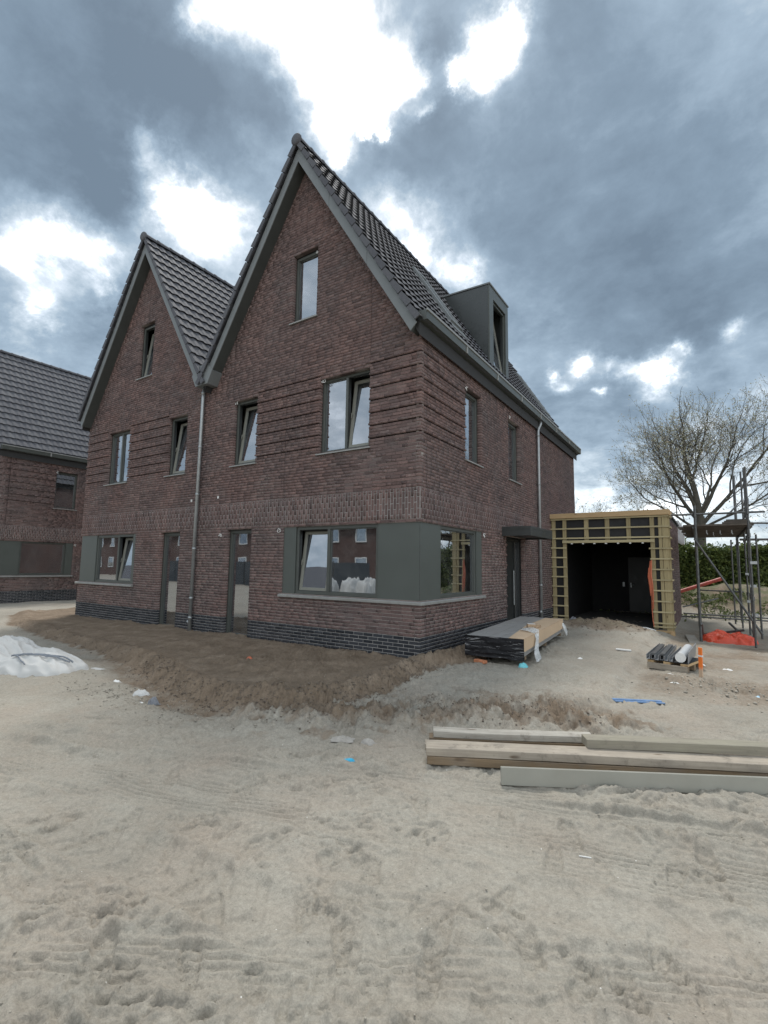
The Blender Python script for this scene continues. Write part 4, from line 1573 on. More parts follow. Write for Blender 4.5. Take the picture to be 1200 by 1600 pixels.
# ------------------------------------------------------------------ scaffold
def build_scaffold():
    S = empty('scaffold', (4.5, 9, -.16))
    tag(S, 'steel tube scaffold tower with a plank platform, right of the garage', 'scaffold')
    T = Matrix.Translation((-4.5, -9, .16))
    gz = -.16
    for (x, y, h) in ((3.95, 7.9, 3.45), (5.08, 7.7, 4.36), (5.10, 8.7, 4.50), (5.12, 10.6, 4.72), (5.06, 14.4, 5.6), (5.02, 12.4, 4.9), (3.85, 11.9, 2.7), (5.33, 9.6, 2.75), (4.86, 13.4, 2.8)):
        bb = MB().tube([(x, y, gz), (x + .01, y, h)], .034 if x < 4 else .025, 8)
        if h > 3:
            for z_ in (1.05, 2.62, 3.2):
                if z_ < h: bb.tube([(x, y - .02, z_ - .05), (x, y - .02, z_ + .05)], .044, 6)
        bb.build('standard', M_STEEL, S, T, smooth=False)
        MB().box(x - .075, x + .075, y - .075, y + .075, gz - .01, gz + .012).build('base_plate', M_STEEL, S, T)
    for (p, q, r_) in (((3.40, 7.93, 3.22), (5.45, 7.93, 3.22), .026), ((5.05, 10.63, 3.16), (9.5, 10.63, 3.0), .026), ((5.0, 10.57, 2.66), (9.5, 10.5, 2.62), .034),
                       ((3.85, 12.45, 1.06), (5.1, 12.45, 1.04), .024), ((3.3, 14.1, .13), (9.0, 14.0, .1), .026), ((3.3, 12.7, .13), (9.0, 13.2, .1), .026),
                       ((3.9, 7.96, 2.87), (3.8, 13.7, 2.87), .026), ((5.13, 7.7, 2.87), (5.06, 14.4, 2.87), .026), ((3.92, 7.86, 2.56), (5.24, 7.9, .16), .026),
                       ((5.14, 8.7, 3.2), (5.14, 10.6, 3.9), .018), ((5.14, 8.7, 3.9), (5.14, 10.6, 3.2), .018), ((5.11, 7.7, 3.55), (5.14, 8.7, 3.0), .018),
                       ((4.7, 9.4, 3.3), (5.12, 10.6, 3.85), .018), ((3.4, 11.9, .5), (4.4, 12.9, .78), .024), ((3.9, 9.0, -.06), (4.9, 8.6, .18), .03), ((4.6, 9.4, .28), (5.0, 8.2, -.08), .03),
                       ((3.98, 7.8, .35), (3.98, 8.6, -.1), .028)):
        MB().tube([p, q], r_, 8).build('ledger', M_STEEL, S, T)
    for k in range(9):
        MB().tube([(5.10, 8.7, .1 + k * .5), (5.12, 10.6, .1 + k * .5)], .014, 6).build('rung', M_STEEL, S, T)
    for (x, y, z_) in ((5.14, 8.7, 1.3), (5.14, 8.7, .55), (5.12, 7.7, 1.9), (5.14, 10.6, 1.6), (5.14, 10.6, .8)):
        MB().box(x - .05, x + .09, y - .05, y + .05, z_, z_ + .07).build('coupler', M_ZINC, S, T)
    for k in range(25):
        y_ = 7.93 + k * .232
        dx = rnd.uniform(-.10, .06)
        bb = MB().box(3.62 + dx, 5.2 + rnd.uniform(-.05, .05), y_, y_ + .215, 2.90 + rnd.uniform(0, .01), 2.945)
        bb.build('plank', M_PLANK, S, T)
    for k in range(3):
        MB().box(4.55 + .05 * k, 5.15, 8.0 + .2 * k, 8.18 + .2 * k, 2.955 + k * .05, 2.995 + k * .05).build('plank', M_PLANK, S, T)
    for (x, y) in ((4.2, 8.1), (4.5, 8.3), (4.35, 8.9), (4.75, 8.2)):
        MB().tube([(x, y, 2.80), (x, y, 2.72), (x + .02, y, 2.68)], .014, 6).build('coupler', M_ZINC, S, T)


build_scaffold()
b = MB()
b.box(-.11, .11, -.7, .7, 0, .045)
o = b.build('foot_board', M_LUM4, None, Matrix.Translation((3.74, 8.15, -.13)) @ Matrix.Rotation(.10, 4, 'Z') @ Matrix.Rotation(.03, 4, 'X'), bevel=.004)
tag(o, 'grey weathered board lying by the foot of the scaffold, next to the garage wall', 'board')
b = MB()
b.tube([(3.15, 15.0, .88), (4.55, 15.05, 1.42)], .07, 10)
tag(b.build('red_pipe', simple('faded_red_plastic', (.42, .075, .055), .55, 0, .2, 6, 0, .5, .25)), 'long faded red pipe slanting over the overgrown mound', 'pipe')
b = MB()
b.add([(2.4, 14.26, 3.50), (3.28, 14.22, 3.62), (3.46, 14.2, 3.30), (3.44, 14.22, 2.72), (3.34, 14.24, 2.70), (2.4, 14.3, 3.42),
       (2.4, 14.9, 3.50), (3.28, 14.9, 3.60), (3.46, 14.9, 3.28), (3.44, 14.9, 2.72), (3.34, 14.9, 2.70), (2.4, 14.9, 3.42)],
      [(0, 1, 2, 3, 4, 5), (11, 10, 9, 8, 7, 6), (0, 6, 7, 1), (1, 7, 8, 2), (2, 8, 9, 3), (3, 9, 10, 4), (4, 10, 11, 5), (5, 11, 6, 0)])
tag(b.build('roof_foil', simple('white_foil', (.66, .66, .66), .6, 0, .1, 3)), 'pale foil bundle hanging over the rear corner of the garage roof', 'foil')


# ------------------------------------------------------------------ crumpled sheets and sacks
def blob(name, loc, size, rz, m, seed, folds=1.0, nx=64, ny=48, sq=2.6, power=.5, skew=0.0):
    """a heap of cloth: closed lump with folds, flat on the ground"""
    vs, fs = [], []
    mnoise.seed_set(seed)
    for j in range(ny + 1):
        for i in range(nx + 1):
            u, v = i / nx * 2 - 1, j / ny * 2 - 1
            ru = abs(u) ** sq + abs(v) ** sq
            base = max(0.0, 1 - ru) ** power
            p = Vector((u * 1.6 + seed, v * 1.3, seed * .7))
            hgt = base * (.72 + .38 * mnoise.noise(p * 1.3))
            rd = 1 - abs(mnoise.noise(Vector((u * 3.2 + v * 2.0, v * 3.6 - u * 1.1, seed)))) * 3.2
            rd2 = 1 - abs(mnoise.noise(Vector((u * 8 - v * 5.0, v * 7.5, seed + 3.3)))) * 2.2
            hgt += base ** .5 * folds * (.13 * rd + .05 * rd2) - .02
            hgt *= 1 - skew * sstep(-.45, .25, u)
            edge = 1 + .16 * mnoise.noise(Vector((u * 2.2, v * 2.2, seed + 9)))
            vs.append((u * size[0] / 2 * edge, v * size[1] / 2 * edge, max(hgt, -.05) * size[2]))
    W = nx + 1
    for j in range(ny):
        for i in range(nx):
            fs.append((j * W + i, j * W + i + 1, (j + 1) * W + i + 1, (j + 1) * W + i))
    b = MB()
    b.add(vs, fs)
    o = b.build(name, m, None, Matrix.Translation(loc) @ Matrix.Rotation(rz, 4, 'Z'), smooth=True)
    return o


M_SACK = simple('white_woven_sack', (.52, .52, .505), .75, 0, .05, 3, .25, .3, .18)
M_TARP = simple('red_tarpaulin', (.60, .075, .035), .42, 0, .15, 5, 0, .5)
sk = blob('white_sack', (-5.35, -3.95, gh(-4.9, -3.95) - .02), (2.75, 1.15, .46), .08, M_SACK, 3, .95, 120, 70, 3.0, .5, .35)
tag(sk, 'large white woven sack lying on the sand at the left edge', 'sack')
b = MB()


from mathutils.bvhtree import BVHTree
_bvh = BVHTree.FromPolygons([v.co.copy() for v in sk.data.vertices], [tuple(p.vertices) for p in sk.data.polygons])


def on_sack(u, v):
    """height of the sack surface, local"""
    hit = _bvh.ray_cast(Vector((u, v, 2)), Vector((0, 0, -1)))
    return hit[0].z if hit[0] is not None else 0.0


for (p0, p1) in (((.50, -.34), (1.24, .16)), ((.52, -.37), (1.26, .10)), ((.50, -.34), (1.02, -.42))):
    pts = []
    for i in range(61):
        t_ = i / 60
        x_, y_ = p0[0] + (p1[0] - p0[0]) * t_, p0[1] + (p1[1] - p0[1]) * t_
        pts.append((x_, y_, max(on_sack(x_ + q_, y_ + w_) for q_ in (-.03, 0, .03) for w_ in (-.03, 0, .03)) + .010))
    pts = [(q[0], q[1], max(w_[2] for w_ in pts[max(0, i - 2):i + 3]) + .002) for i, q in enumerate(pts)]
    b.tube(pts, .012, 6)
b.build('lifting_strap', simple('grey_strap', (.20, .22, .25), .8), sk)
tp = blob('red_tarp', (4.55, 8.42, -.15), (1.25, .85, .30), -.15, M_TARP, 8, 1.5, 60, 40, 2.8, .5)
tag(tp, 'crumpled red-orange tarpaulin heaped under the scaffold', 'tarpaulin')


# ------------------------------------------------------------------ stack of cladding boards
def build_stack():
    z0 = gh(1.1, 2.5) + .02
    ST_ = empty('board_stack', (.62, .55, z0), math.radians(4.6))
    tag(ST_, 'pallet stack of grey facade boards wrapped in black film, partly under cardboard', 'board stack')
    mg = simple('grey_composite', (.29, .285, .275), .5, 0, .10, 4, .1, .5, .2)
    md = simple('dark_core', (.035, .035, .037), .6)
    r = random.Random(3)
    nl = 8
    th = .036
    for k in range(nl):
        for j in range(5):
            x0 = .004 + j * .2
            dy = r.uniform(-.012, .012)
            z_ = .075 + k * th
            MB().box(x0, x0 + .190, dy, 3.95 + r.uniform(-.05, .05), z_, z_ + th - .004).build('board', mg if k == nl - 1 or j == 4 else md, ST_, bevel=.002)
    for y_ in (.15, 1.9, 3.6):
        MB().box(.05, .98, y_, y_ + .10, .0, .072).build('bearer', M_LUM3, ST_)
    # black stretch film over the front end, crinkled
    b = MB()
    nx, nz = 60, 18
    vs, fs = [], []
    for j in range(nz + 1):
        for i in range(nx + 1):
            x_, z_ = -.012 + i / nx * 1.024, .02 + j / nz * .345
            d = .016 * mnoise.noise(Vector((x_ * 3, z_ * 26, 1))) + .010 * mnoise.noise(Vector((x_ * 14, z_ * 50, 4)))
            vs.append((x_, -.026 + d, z_ - (.03 * mnoise.noise(Vector((x_ * 4, 0, 2))) if j == 0 else 0)))
    for j in range(nz):
        for i in range(nx):
            a_ = j * (nx + 1) + i
            fs.append((a_, a_ + 1, a_ + nx + 2, a_ + nx + 1))
    b.add(vs, fs)

    def film(t):
        p = wpos(t)
        n = t.noise(t.vm('MULTIPLY', p, (3, 3, 34)), 1.0, 5, .7, 1.0)
        c = t.mix(t.mr(n, .58, .66, 0, .85), (.010, .010, .012), (.42, .42, .43))
        return pbr(t, c, .5, 0, bump(t, n, .5, .01), .25)
    b.build('black_film', mat('black_stretch_film', film), ST_, smooth=True)
    # cardboard over the right edge
    mc = simple('cardboard', (.56, .41, .27), .85, 0, .06, 3, .1)
    zt = .075 + nl * th
    b = MB()
    b.add([(.76, -.03, zt + .004), (1.012, -.03, zt + .004), (1.012, 3.75, zt + .004), (.62, 3.75, zt + .004), (.60, 1.9, zt + .004),
           (.76, -.03, zt + .010), (1.018, -.03, zt + .010), (1.018, 3.75, zt + .010), (.62, 3.75, zt + .010), (.60, 1.9, zt + .010)],
          [(4, 3, 2, 1, 0), (5, 6, 7, 8, 9), (0, 1, 6, 5), (1, 2, 7, 6), (2, 3, 8, 7), (3, 4, 9, 8), (4, 0, 5, 9)])
    b.box(1.012, 1.020, -.03, 3.75, zt - .20, zt + .004)
    b.build('cardboard_cover', mc, ST_)
    # clear film hanging over
    mfilm = mat('clear_film', lambda t: t.n('ShaderNodeMixShader', t.mr(t.noise(t.vm('MULTIPLY', wpos(t), (9, 9, 3)), 2.0, 4, .7), .3, .7, .25, .85),
                                             t.n('ShaderNodeBsdfTransparent', (.9, .92, .93)), pbr(t, (.78, .80, .80), .3)))
    vs, fs = [], []
    path = [(.70, zt + .03), (.86, zt + .05), (1.0, zt + .03), (1.05, zt - .06), (1.07, zt - .2), (1.09, .06), (1.14, -.04)]
    for i, (x_, z_) in enumerate(path):
        for j in range(7):
            w_ = (j / 6 - .5) * (.30 + .08 * math.sin(i * 1.3)) + .02 * i
            vs.append((x_ + .02 * math.sin(j * 2.1 + i), 1.15 - w_ - i * .09, z_ + .02 * math.sin(j * 2.6 + i * .9)))
    for i in range(len(path) - 1):
        for j in range(6):
            a_ = i * 7 + j
            fs.append((a_, a_ + 1, a_ + 8, a_ + 7))
    MB().add(vs, fs).build('clear_film', mfilm, ST_, smooth=True)
    pc = blob('film_fold', (0, 0, 0), (.30, .16, .05), 0, mfilm, 12, 1.5, 14, 10)
    pc.parent = ST_
    pc.matrix_local = Matrix.Translation((1.05, 3.72, .16)) @ Matrix.Rotation(1.2, 4, 'Y')
    return z0 + zt


zt = build_stack()
b = MB().box(-.11, .11, -.06, .06, 0, .07).box(.02, .17, .05, .15, 0, .05)
o = b.build('paper_parcel', simple('brown_paper', (.38, .28, .19), .9, 0, .3, 30), None, Matrix.Translation((1.28, 2.25, zt + .012)) @ Matrix.Rotation(.5, 4, 'Z'), bevel=.006)
tag(o, 'small brown and white parcel lying on the cardboard of the board stack', 'parcel')
MB().box(-.10, .04, -.062, .061, .0705, .074).build('white_label', M_WHITE, o)
o = blob('cyan_foil', (1.64, .52, gh(1.64, .5) + .0), (.16, .12, .09), .4, simple('cyan_plastic', (.16, .55, .60), .4, 0, .2, 20), 15, 1.6, 14, 12)
tag(o, 'scrap of cyan plastic at the front right corner of the board stack', 'scrap')
o = MB().box(-.11, .11, -.05, .05, 0, .05).build('clay_brick', simple('orange_clay', (.50, .20, .10), .85, 0, .2, 12, .3), None, Matrix.Translation((.92, .47, gh(.92, .47) - .01)) @ Matrix.Rotation(-.3, 4, 'Z'), bevel=.006)
tag(o, 'orange clay brick half under the front end of the board stack', 'brick')


# ------------------------------------------------------------------ lumber in the foreground
LA = math.radians(28.4)
LD, LN = Vector((math.cos(LA), math.sin(LA), 0)), Vector((-math.sin(LA), math.cos(LA), 0))
LO = Vector((2.13, -3.64, 0))


def lumber(al, pn, z, length, w, h, m, label, rot=0.0, roll=0.0, cat='plank', tilt=0.0):
    """al, pn: offset of the near left corner along and across the pile"""
    b = MB()
    n = 24
    vs, fs = [], []
    r = random.Random(int(al * 100 + pn * 77 + z * 999))
    ph = r.uniform(0, 6)
    for i in range(n + 1):
        t_ = i / n
        wob = .006 * math.sin(t_ * 5 + ph)
        wz = .004 * math.sin(t_ * 4 + ph * 2)
        for (y_, z_) in ((0, 0), (w, 0), (w, h), (0, h)):
            vs.append((t_ * length, y_ + wob + r.uniform(-.0012, .0012), z_ + wz + r.uniform(-.001, .001)))
    for i in range(n):
        for k in range(4):
            k2 = (k + 1) % 4
            fs.append((i * 4 + k, (i + 1) * 4 + k, (i + 1) * 4 + k2, i * 4 + k2))
    fs += [(0, 1, 2, 3), (n * 4 + 3, n * 4 + 2, n * 4 + 1, n * 4)]
    b.add(vs, fs)
    P = LO + LD * al + LN * pn
    g = 0.0
    M = Matrix.Translation((P.x, P.y, z)) @ Matrix.Rotation(LA + rot, 4, 'Z') @ Matrix.Rotation(-tilt, 4, 'Y') @ Matrix.Rotation(roll, 4, 'X')
    o = b.build('timber_plank', m, None, M, bevel=.004)
    tag(o, label, cat, 'timber planks piled in the foreground')
    return o


gz = max(gh(2.3, -3.5), gh(3.2, -3.0), gh(4.2, -2.4))
lumber(0, 0, gz - .015, 4.6, .18, .068, M_LUM3, 'brown timber plank at the bottom front of the pile, under the widest plank')
lumber(-.01, -.005, gz + .056, 4.8, .20, .068, M_LUM1, 'widest pale timber plank, on top of the brown one at the front of the pile')
lumber(-.02, .34, gz - .015, 4.4, .12, .062, M_LUM1, 'narrow pale timber plank at ground level in the middle of the pile')
lumber(.02, .50, gz - .01, 4.0, .15, .060, M_LUM3, 'dark plank at ground level along the back of the timber pile')
lumber(.06, .50, gz + .052, 1.52, .15, .058, M_LUM4, 'short weathered grey plank at the back left of the timber pile', .010)
lumber(1.40, .17, gz + .126, 3.4, .15, .075, M_LUM2, 'greenish squared timber on top of the widest plank, its dark end showing', .008)
lumber(1.66, .47, gz + .052, 3.2, .14, .055, M_LUM2, 'thin greenish board behind the squared timber, at the back right of the pile', -.01)
WA = math.radians(30)
b = MB()
b.prism([(0, 0), (.03, 0), (.045, .128), (.012, .132)], lambda q: (0, q[0], q[1]), lambda q: (3.4, q[0], q[1]))
b.prism([(.03, 0), (.10, 0), (.10, .006), (.03, .006)], lambda q: (.0, q[0], q[1]), lambda q: (3.4, q[0], q[1]))
o = b.build('white_profile', simple('pale_grey_coated', (.29, .285, .245), .4, 0, .05, 5, 0, .5, .35), None, Matrix.Translation((2.80, -3.64, gh(3.2, -3.4) + .0)) @ Matrix.Rotation(WA, 4, 'Z'), bevel=.002)
tag(o, 'pale grey-white angle profile lying on sand in front of the timber pile', 'profile')


# ------------------------------------------------------------------ pallet with pipes, stake and litter
def build_pallet():
    g = gh(3.5, 2.4)
    P = empty('pallet', (3.27, 2.18, g), math.radians(-14))
    tag(P, 'small wooden pallet right of the board stack, carrying grey pipes and profiles', 'pallet')
    for x_ in (0, .25, .51):
        MB().box(x_, x_ + .10, .0, .80, .095, .135).build('deck_board', M_PINE, P)
    MB().box(-.0, .61, -.022, -.001, .0, .10).build('front_board', M_LUM1, P, bevel=.003)
    for y_ in (0, .35, .7):
        MB().box(0, .61, y_, y_ + .09, .0, .09).build('bearer', M_LUM3, P)
    MB().box(0.0, .61, .02, .76, .137, .15).build('black_sheet', M_BLACKM, P)
    mg = simple('zinc_profile', (.30, .31, .32), .4, .45, .1, 9)
    r = random.Random(2)
    M0 = Matrix.Translation((3.27, 2.18, g + .152)) @ Matrix.Rotation(math.radians(-3), 4, 'Z')
    for k in range(6):
        x_ = -.03 + k * .068
        b = MB()
        L_ = 1.45 + r.uniform(-.1, .15)
        w_, h_ = .055, r.uniform(.05, .08)
        b.prism([(0, 0), (w_, 0), (w_, h_), (w_ - .006, h_), (w_ - .006, .006), (.006, .006), (.006, h_), (0, h_)], lambda q: (q[0], r.choice([0]) - .02, q[1]), lambda q: (q[0], L_, q[1]))
        o = b.build('metal_profile', mg, None, M0 @ Matrix.Translation((x_ + .02, -.04 + r.uniform(-.03, .05), 0)) @ Matrix.Rotation(r.uniform(-.03, .03), 4, 'Z'))
        tag(o, 'long grey metal profile on the small pallet, %s' % ['leftmost of its row', 'second from the left', 'third from the left', 'third from the round pipe', 'second from the round pipe', 'next to the round pipe'][k], 'profile', 'grey profiles on the pallet')
        if k in (1, 3):
            b2 = MB()
            b2.box(0, .07, 0, 1.3, 0, .03)
            o = b2.build('metal_strip', simple('dark_metal_strip', (.10, .105, .11), .4, .4), None, M0 @ Matrix.Translation((x_ + .02, .02, h_ + .002)) @ Matrix.Rotation(.02, 4, 'Z'))
            tag(o, 'dark flat strip on the pallet, resting on the %s profiles' % ('left' if k == 1 else 'middle'), 'strip', 'dark strips on the pallet')
    b = MB()
    b.tube([(.50, -.05, .078), (.50, 1.2, .078)], .075, 20, cap=False)
    o = b.build('round_pipe', simple('pale_pipe', (.50, .51, .52), .45, 0, .05), None, M0, smooth=True)
    tag(o, 'round pale grey pipe at the right end of the pallet, its capped end facing front', 'pipe')
    c = MB()
    c.tube([(.50, -.056, .078), (.50, -.045, .078)], .079, 20)
    c.build('end_cap', M_WHITE, o)
    b = MB().box(.60, .612, -.06, 1.25, .0, .22)
    o = b.build('metal_sheet', mg, None, M0 @ Matrix.Rotation(math.radians(4), 4, 'Y'))
    tag(o, 'thin upright metal sheet leaning at the right side of the pallet load', 'sheet')


build_pallet()
b = MB()
b.box(-.028, .028, -.011, .011, -.05, .45)
st = b.build('survey_stake', mat('stake_paint', lambda t: pbr(t, t.mix(t.mr(t.n('ShaderNodeSeparateXYZ', t.n('ShaderNodeTexCoord').outputs['Object']).outputs[2], .10, .16), (.55, .40, .28), (.85, .20, .03)), .6)),
             None, Matrix.Translation((4.05, 1.78, gh(4.05, 1.78))) @ Matrix.Rotation(-.5, 4, 'Z') @ Matrix.Rotation(.02, 4, 'Y'), bevel=.003)
tag(st, 'wooden survey stake sprayed bright orange, standing right of the pallet', 'stake')
MB().box(-.034, .034, -.016, .016, .31, .335).build('tape_band', M_WHITE, st)


def bit(name, x, y, size, m, label, cat, rz=0.0, dz=0.0, seed=1, group=None, flat=False):
    if flat:
        o = MB().box(-size[0] / 2, size[0] / 2, -size[1] / 2, size[1] / 2, 0, size[2]).build(name, m, None, Matrix.Translation((x, y, gh(x, y) + dz)) @ Matrix.Rotation(rz, 4, 'Z'), bevel=min(size) * .2)
    else:
        o = blob(name, (x, y, gh(x, y) + dz - .008), (size[0], size[1], size[2] * .75), rz, m, seed, 2.2, 20, 16, 1.8, .7)
    tag(o, label, cat, group)
    return o


M_BLUE = simple('blue_plastic', (.16, .27, .46), .4, 0, .15, 9, 0, .5, .3)
M_STONE = simple('grey_stone', (.20, .21, .23), .8, 0, .2, 20, .4)
b = MB()
b.prism([(0, 0), (.05, 0), (.05, .022), (0, .022)], lambda q: (0, q[0], q[1]), lambda q: (.60, q[0], q[1]))
b.prism([(-.045, .0), (-.012, .0), (-.012, .012), (-.045, .012)], lambda q: (.02, q[0], q[1]), lambda q: (.62, q[0], q[1]))
tag(b.build('blue_strip', M_BLUE, None, Matrix.Translation((3.12, -.44, gh(3.3, -.35) + .004)) @ Matrix.Rotation(.45, 4, 'Z')), 'thin blue plastic strip lying on sand between stack and timber pile', 'strip')
bit('foam_scrap', -2.15, -3.72, (.24, .15, .10), M_SACK, 'white foam lump lying in the trench left of the dug soil', 'scrap', .4, 0, 21)
bit('dark_stone', -1.62, -3.88, (.15, .13, .12), M_STONE, 'dark grey stone beside the white foam lump', 'stone', .1, 0, 22)
bit('paper_scrap', -1.8, -3.95, (.13, .07, .03), M_WHITE, 'white paper scrap next to the dark grey stone', 'scrap', .9, 0, 23)
bit('paper_scrap', -3.1, -3.55, (.13, .09, .05), M_WHITE, 'small white scrap between the big white sack and the foam lump', 'scrap', .3, 0, 24)
bit('orange_piece', -2.3, -1.75, (.10, .07, .05), M_ORANGE, 'small orange plastic piece on the brown soil in front of the house', 'scrap', .3, 0, 25)
bit('blue_scrap', 1.52, -3.98, (.13, .05, .035), simple('bright_blue', (.03, .38, .60), .4), 'bright blue plastic scrap on the sand left of the timber pile', 'scrap', .9, 0, 26)
bit('flat_stone', 1.18, -3.62, (.22, .14, .05), simple('pale_stone', (.33, .31, .28), .9, 0, .15, 20, .3), 'flat pale stone on churned soil behind the blue scrap', 'stone', .5, 0, 27)
bit('flat_stone', 1.40, -3.50, (.16, .11, .05), simple('pale_stone2', (.35, .33, .30), .9, 0, .15, 20, .3), 'smaller pale stone right of the flat stone', 'stone', .2, 0, 28)
bit('paper_scrap', 2.22, 1.92, (.10, .07, .05), M_WHITE, 'white crumpled scrap on the sand right of the board stack', 'scrap', .3, 0, 29)
bit('foam_strip', 2.72, 3.45, (.28, .06, .03), M_WHITE, 'white foam strip lying below the spoil heap', 'scrap', -.1, 0, 30, flat=True)
bit('white_sheet', 2.45, 7.9, (.95, .16, .10), M_WHITE, 'white plastic sheet along the garage threshold', 'sheet', -.15, .02, 31)
bit('grey_rock', .72, 8.15, (.24, .2, .22), M_STONE, 'grey lump of concrete at the left corner of the garage opening', 'rock', .3, .10, 32)
bit('white_pipe_piece', 3.95, 3.25, (.36, .10, .09), M_WHITE, 'short white pipe piece behind the orange stake', 'pipe', -.6, 0, 33)
bit('paper_scrap', 4.42, 3.0, (.16, .05, .03), M_WHITE, 'white scrap right of the short white pipe piece', 'scrap', -.1, 0, 34)
bit('paper_scrap', 5.02, 6.2, (.16, .05, .03), M_WHITE, 'white scrap on the sand in front of the red tarpaulin', 'scrap', -.6, 0, 35)
bit('paper_scrap', 3.62, 1.78, (.16, .08, .04), M_WHITE, 'white crumpled scrap at the foot of the pallet', 'scrap', .2, 0, 36)
bit('paper_scrap', 3.72, 1.15, (.14, .05, .03), M_WHITE, 'white scrap on the rubble below the pallet', 'scrap', .3, 0, 37)
bit('blue_foil', 4.72, 1.05, (.16, .12, .05), simple('pale_blue_foil', (.35, .55, .68), .4), 'pale blue foil scrap on the rubble at the right', 'scrap', .2, 0, 38)
bit('dark_clod', 4.98, 1.25, (.22, .16, .11), simple('dark_clod', (.07, .065, .06), .9, 0, .3, 20, .5), 'dark clod of earth right of the pale blue foil', 'clod', .2, 0, 39)
bit('shard', 3.55, -5.0 + .75, (.07, .006, .006), M_WHITE, 'thin white stick on the sand below the white profile', 'stick', .3, 0, 40, flat=True)
o = MB().prism([(-.16, 0), (.10, 0), (.12, .22), (.06, .48), (-.02, .44), (-.12, .2)], lambda q: (q[0], -.02, q[1]), lambda q: (q[0], .02, q[1])).build(
    'steel_plate', simple('rusty_dark_steel', (.045, .035, .03), .7, .3), None, Matrix.Translation((-12.95, -1.85, gh(-12.95, -1.85) - .02)) @ Matrix.Rotation(.6, 4, 'Z'), bevel=.004)
tag(o, 'dark rusty plate standing in the soil at the far left edge', 'plate')

# loose clods and crumbs
def scatter():
    r = np.random.RandomState(8)
    t_ = (1 + 5 ** .5) / 2
    oc = np.array([(0, 0, 1), (1, 0, 0), (0, 1, 0), (-1, 0, 0), (0, -1, 0), (0, 0, -1)], float)
    of = np.array([(0, 1, 2), (0, 2, 3), (0, 3, 4), (0, 4, 1), (5, 2, 1), (5, 3, 2), (5, 4, 3), (5, 1, 4)])
    groups = {'soil_clods': [], 'sand_crumbs': []}
    # along the crest and slope of the bed
    P = BED
    for k in range(1, 12):
        a_, b_ = P[k], P[k + 1]
        L_ = np.hypot(*(b_ - a_))
        n = int(L_ * (650 if k < 9 else 120))
        q = a_ + (b_ - a_) * r.rand(n, 1)
        q = q + r.normal(0, .13, (n, 2))
        s = .004 + .014 * r.rand(n) ** 4
        groups['soil_clods'].append(np.column_stack([q, s]))
    for (ax, ay), (bx, by) in zip(CHURN[:-1], CHURN[1:]):
        n = 480
        q = np.array([ax, ay]) + (np.array([bx, by]) - (ax, ay)) * r.rand(n, 1) + r.normal(0, .25, (n, 2))
        groups['soil_clods'].append(np.column_stack([q, .004 + .013 * r.rand(n) ** 5]))
    q = np.column_stack([1.8 + r.normal(0, .7, 900), 6.6 + r.normal(0, .5, 900), .006 + .026 * r.rand(900) ** 6])
    groups['soil_clods'].append(q)
    q = np.column_stack([4.3 + r.normal(0, .6, 700), 1.25 + r.normal(0, .35, 700), .005 + .022 * r.rand(700) ** 5])
    groups['sand_crumbs'].append(q)
    q = np.column_stack([-2.0 + r.normal(0, .9, 800), -4.0 + r.normal(0, .22, 800), .005 + .014 * r.rand(800) ** 3])
    groups['sand_crumbs'].append(q)
    n = 5200
    v = 1.3 + 11 * r.rand(n) ** 1.4
    u = (r.rand(n) - .5) * 2.4 * v
    yaw = math.radians(33.656)
    q = np.column_stack([CAM.x + math.cos(yaw) * u - math.sin(yaw) * v, CAM.y + math.sin(yaw) * u + math.cos(yaw) * v, .0015 + .006 * r.rand(n) ** 4])
    ok = ~((q[:, 1] > -.15) & (q[:, 0] < .15))
    groups['sand_crumbs'].append(q[ok])
    for nm, L_ in groups.items():
        A = np.concatenate(L_)
        A = A[~((A[:, 1] > -.02) & (A[:, 0] < .02))]
        h, _ = ground_np(A[:, 0], A[:, 1])
        n = len(A)
        V = oc[None] * (1 + r.uniform(-.35, .35, (n, 6, 1))) * A[:, 2][:, None, None]
        V[:, :, 2] *= .7
        an = r.rand(n) * 6.28
        ca, sa = np.cos(an)[:, None], np.sin(an)[:, None]
        X = V[:, :, 0] * ca - V[:, :, 1] * sa + A[:, 0][:, None]
        Y = V[:, :, 0] * sa + V[:, :, 1] * ca + A[:, 1][:, None]
        Z = V[:, :, 2] + (h + A[:, 2] * .25)[:, None]
        F = of[None] + (np.arange(n) * 6)[:, None, None]
        m = simple('clod', (.155, .125, .098), .95, 0, .3, 9) if nm == 'soil_clods' else simple('crumb', (.33, .30, .25), .95, 0, .4, 3)
        o = link_mesh(nm, mesh_np(nm, np.stack([X, Y, Z], 2).reshape(-1, 3), F.reshape(-1, 3), m))
        tag(o, kind='stuff')
        o['label'] = 'brown soil clods along the edge of the dug bed' if nm == 'soil_clods' else 'small crumbs strewn over the sand'


scatter()


# ------------------------------------------------------------------ trees
def leaf_quads(P, size, r, up=.3):
    """small two-triangle leaves at the points P (n,3)"""
    n = len(P)
    a = r.normal(size=(n, 3))
    a /= np.linalg.norm(a, axis=1)[:, None]
    c = r.normal(size=(n, 3))
    b = np.cross(a, c)
    b /= np.linalg.norm(b, axis=1)[:, None]
    s = (size * (.6 + .8 * r.rand(n)))[:, None]
    V = np.stack([P - a * s, P + b * s * .45, P + a * s, P - b * s * .45], 1)
    F = np.arange(n * 4).reshape(n, 4)
    return V.reshape(-1, 3), F


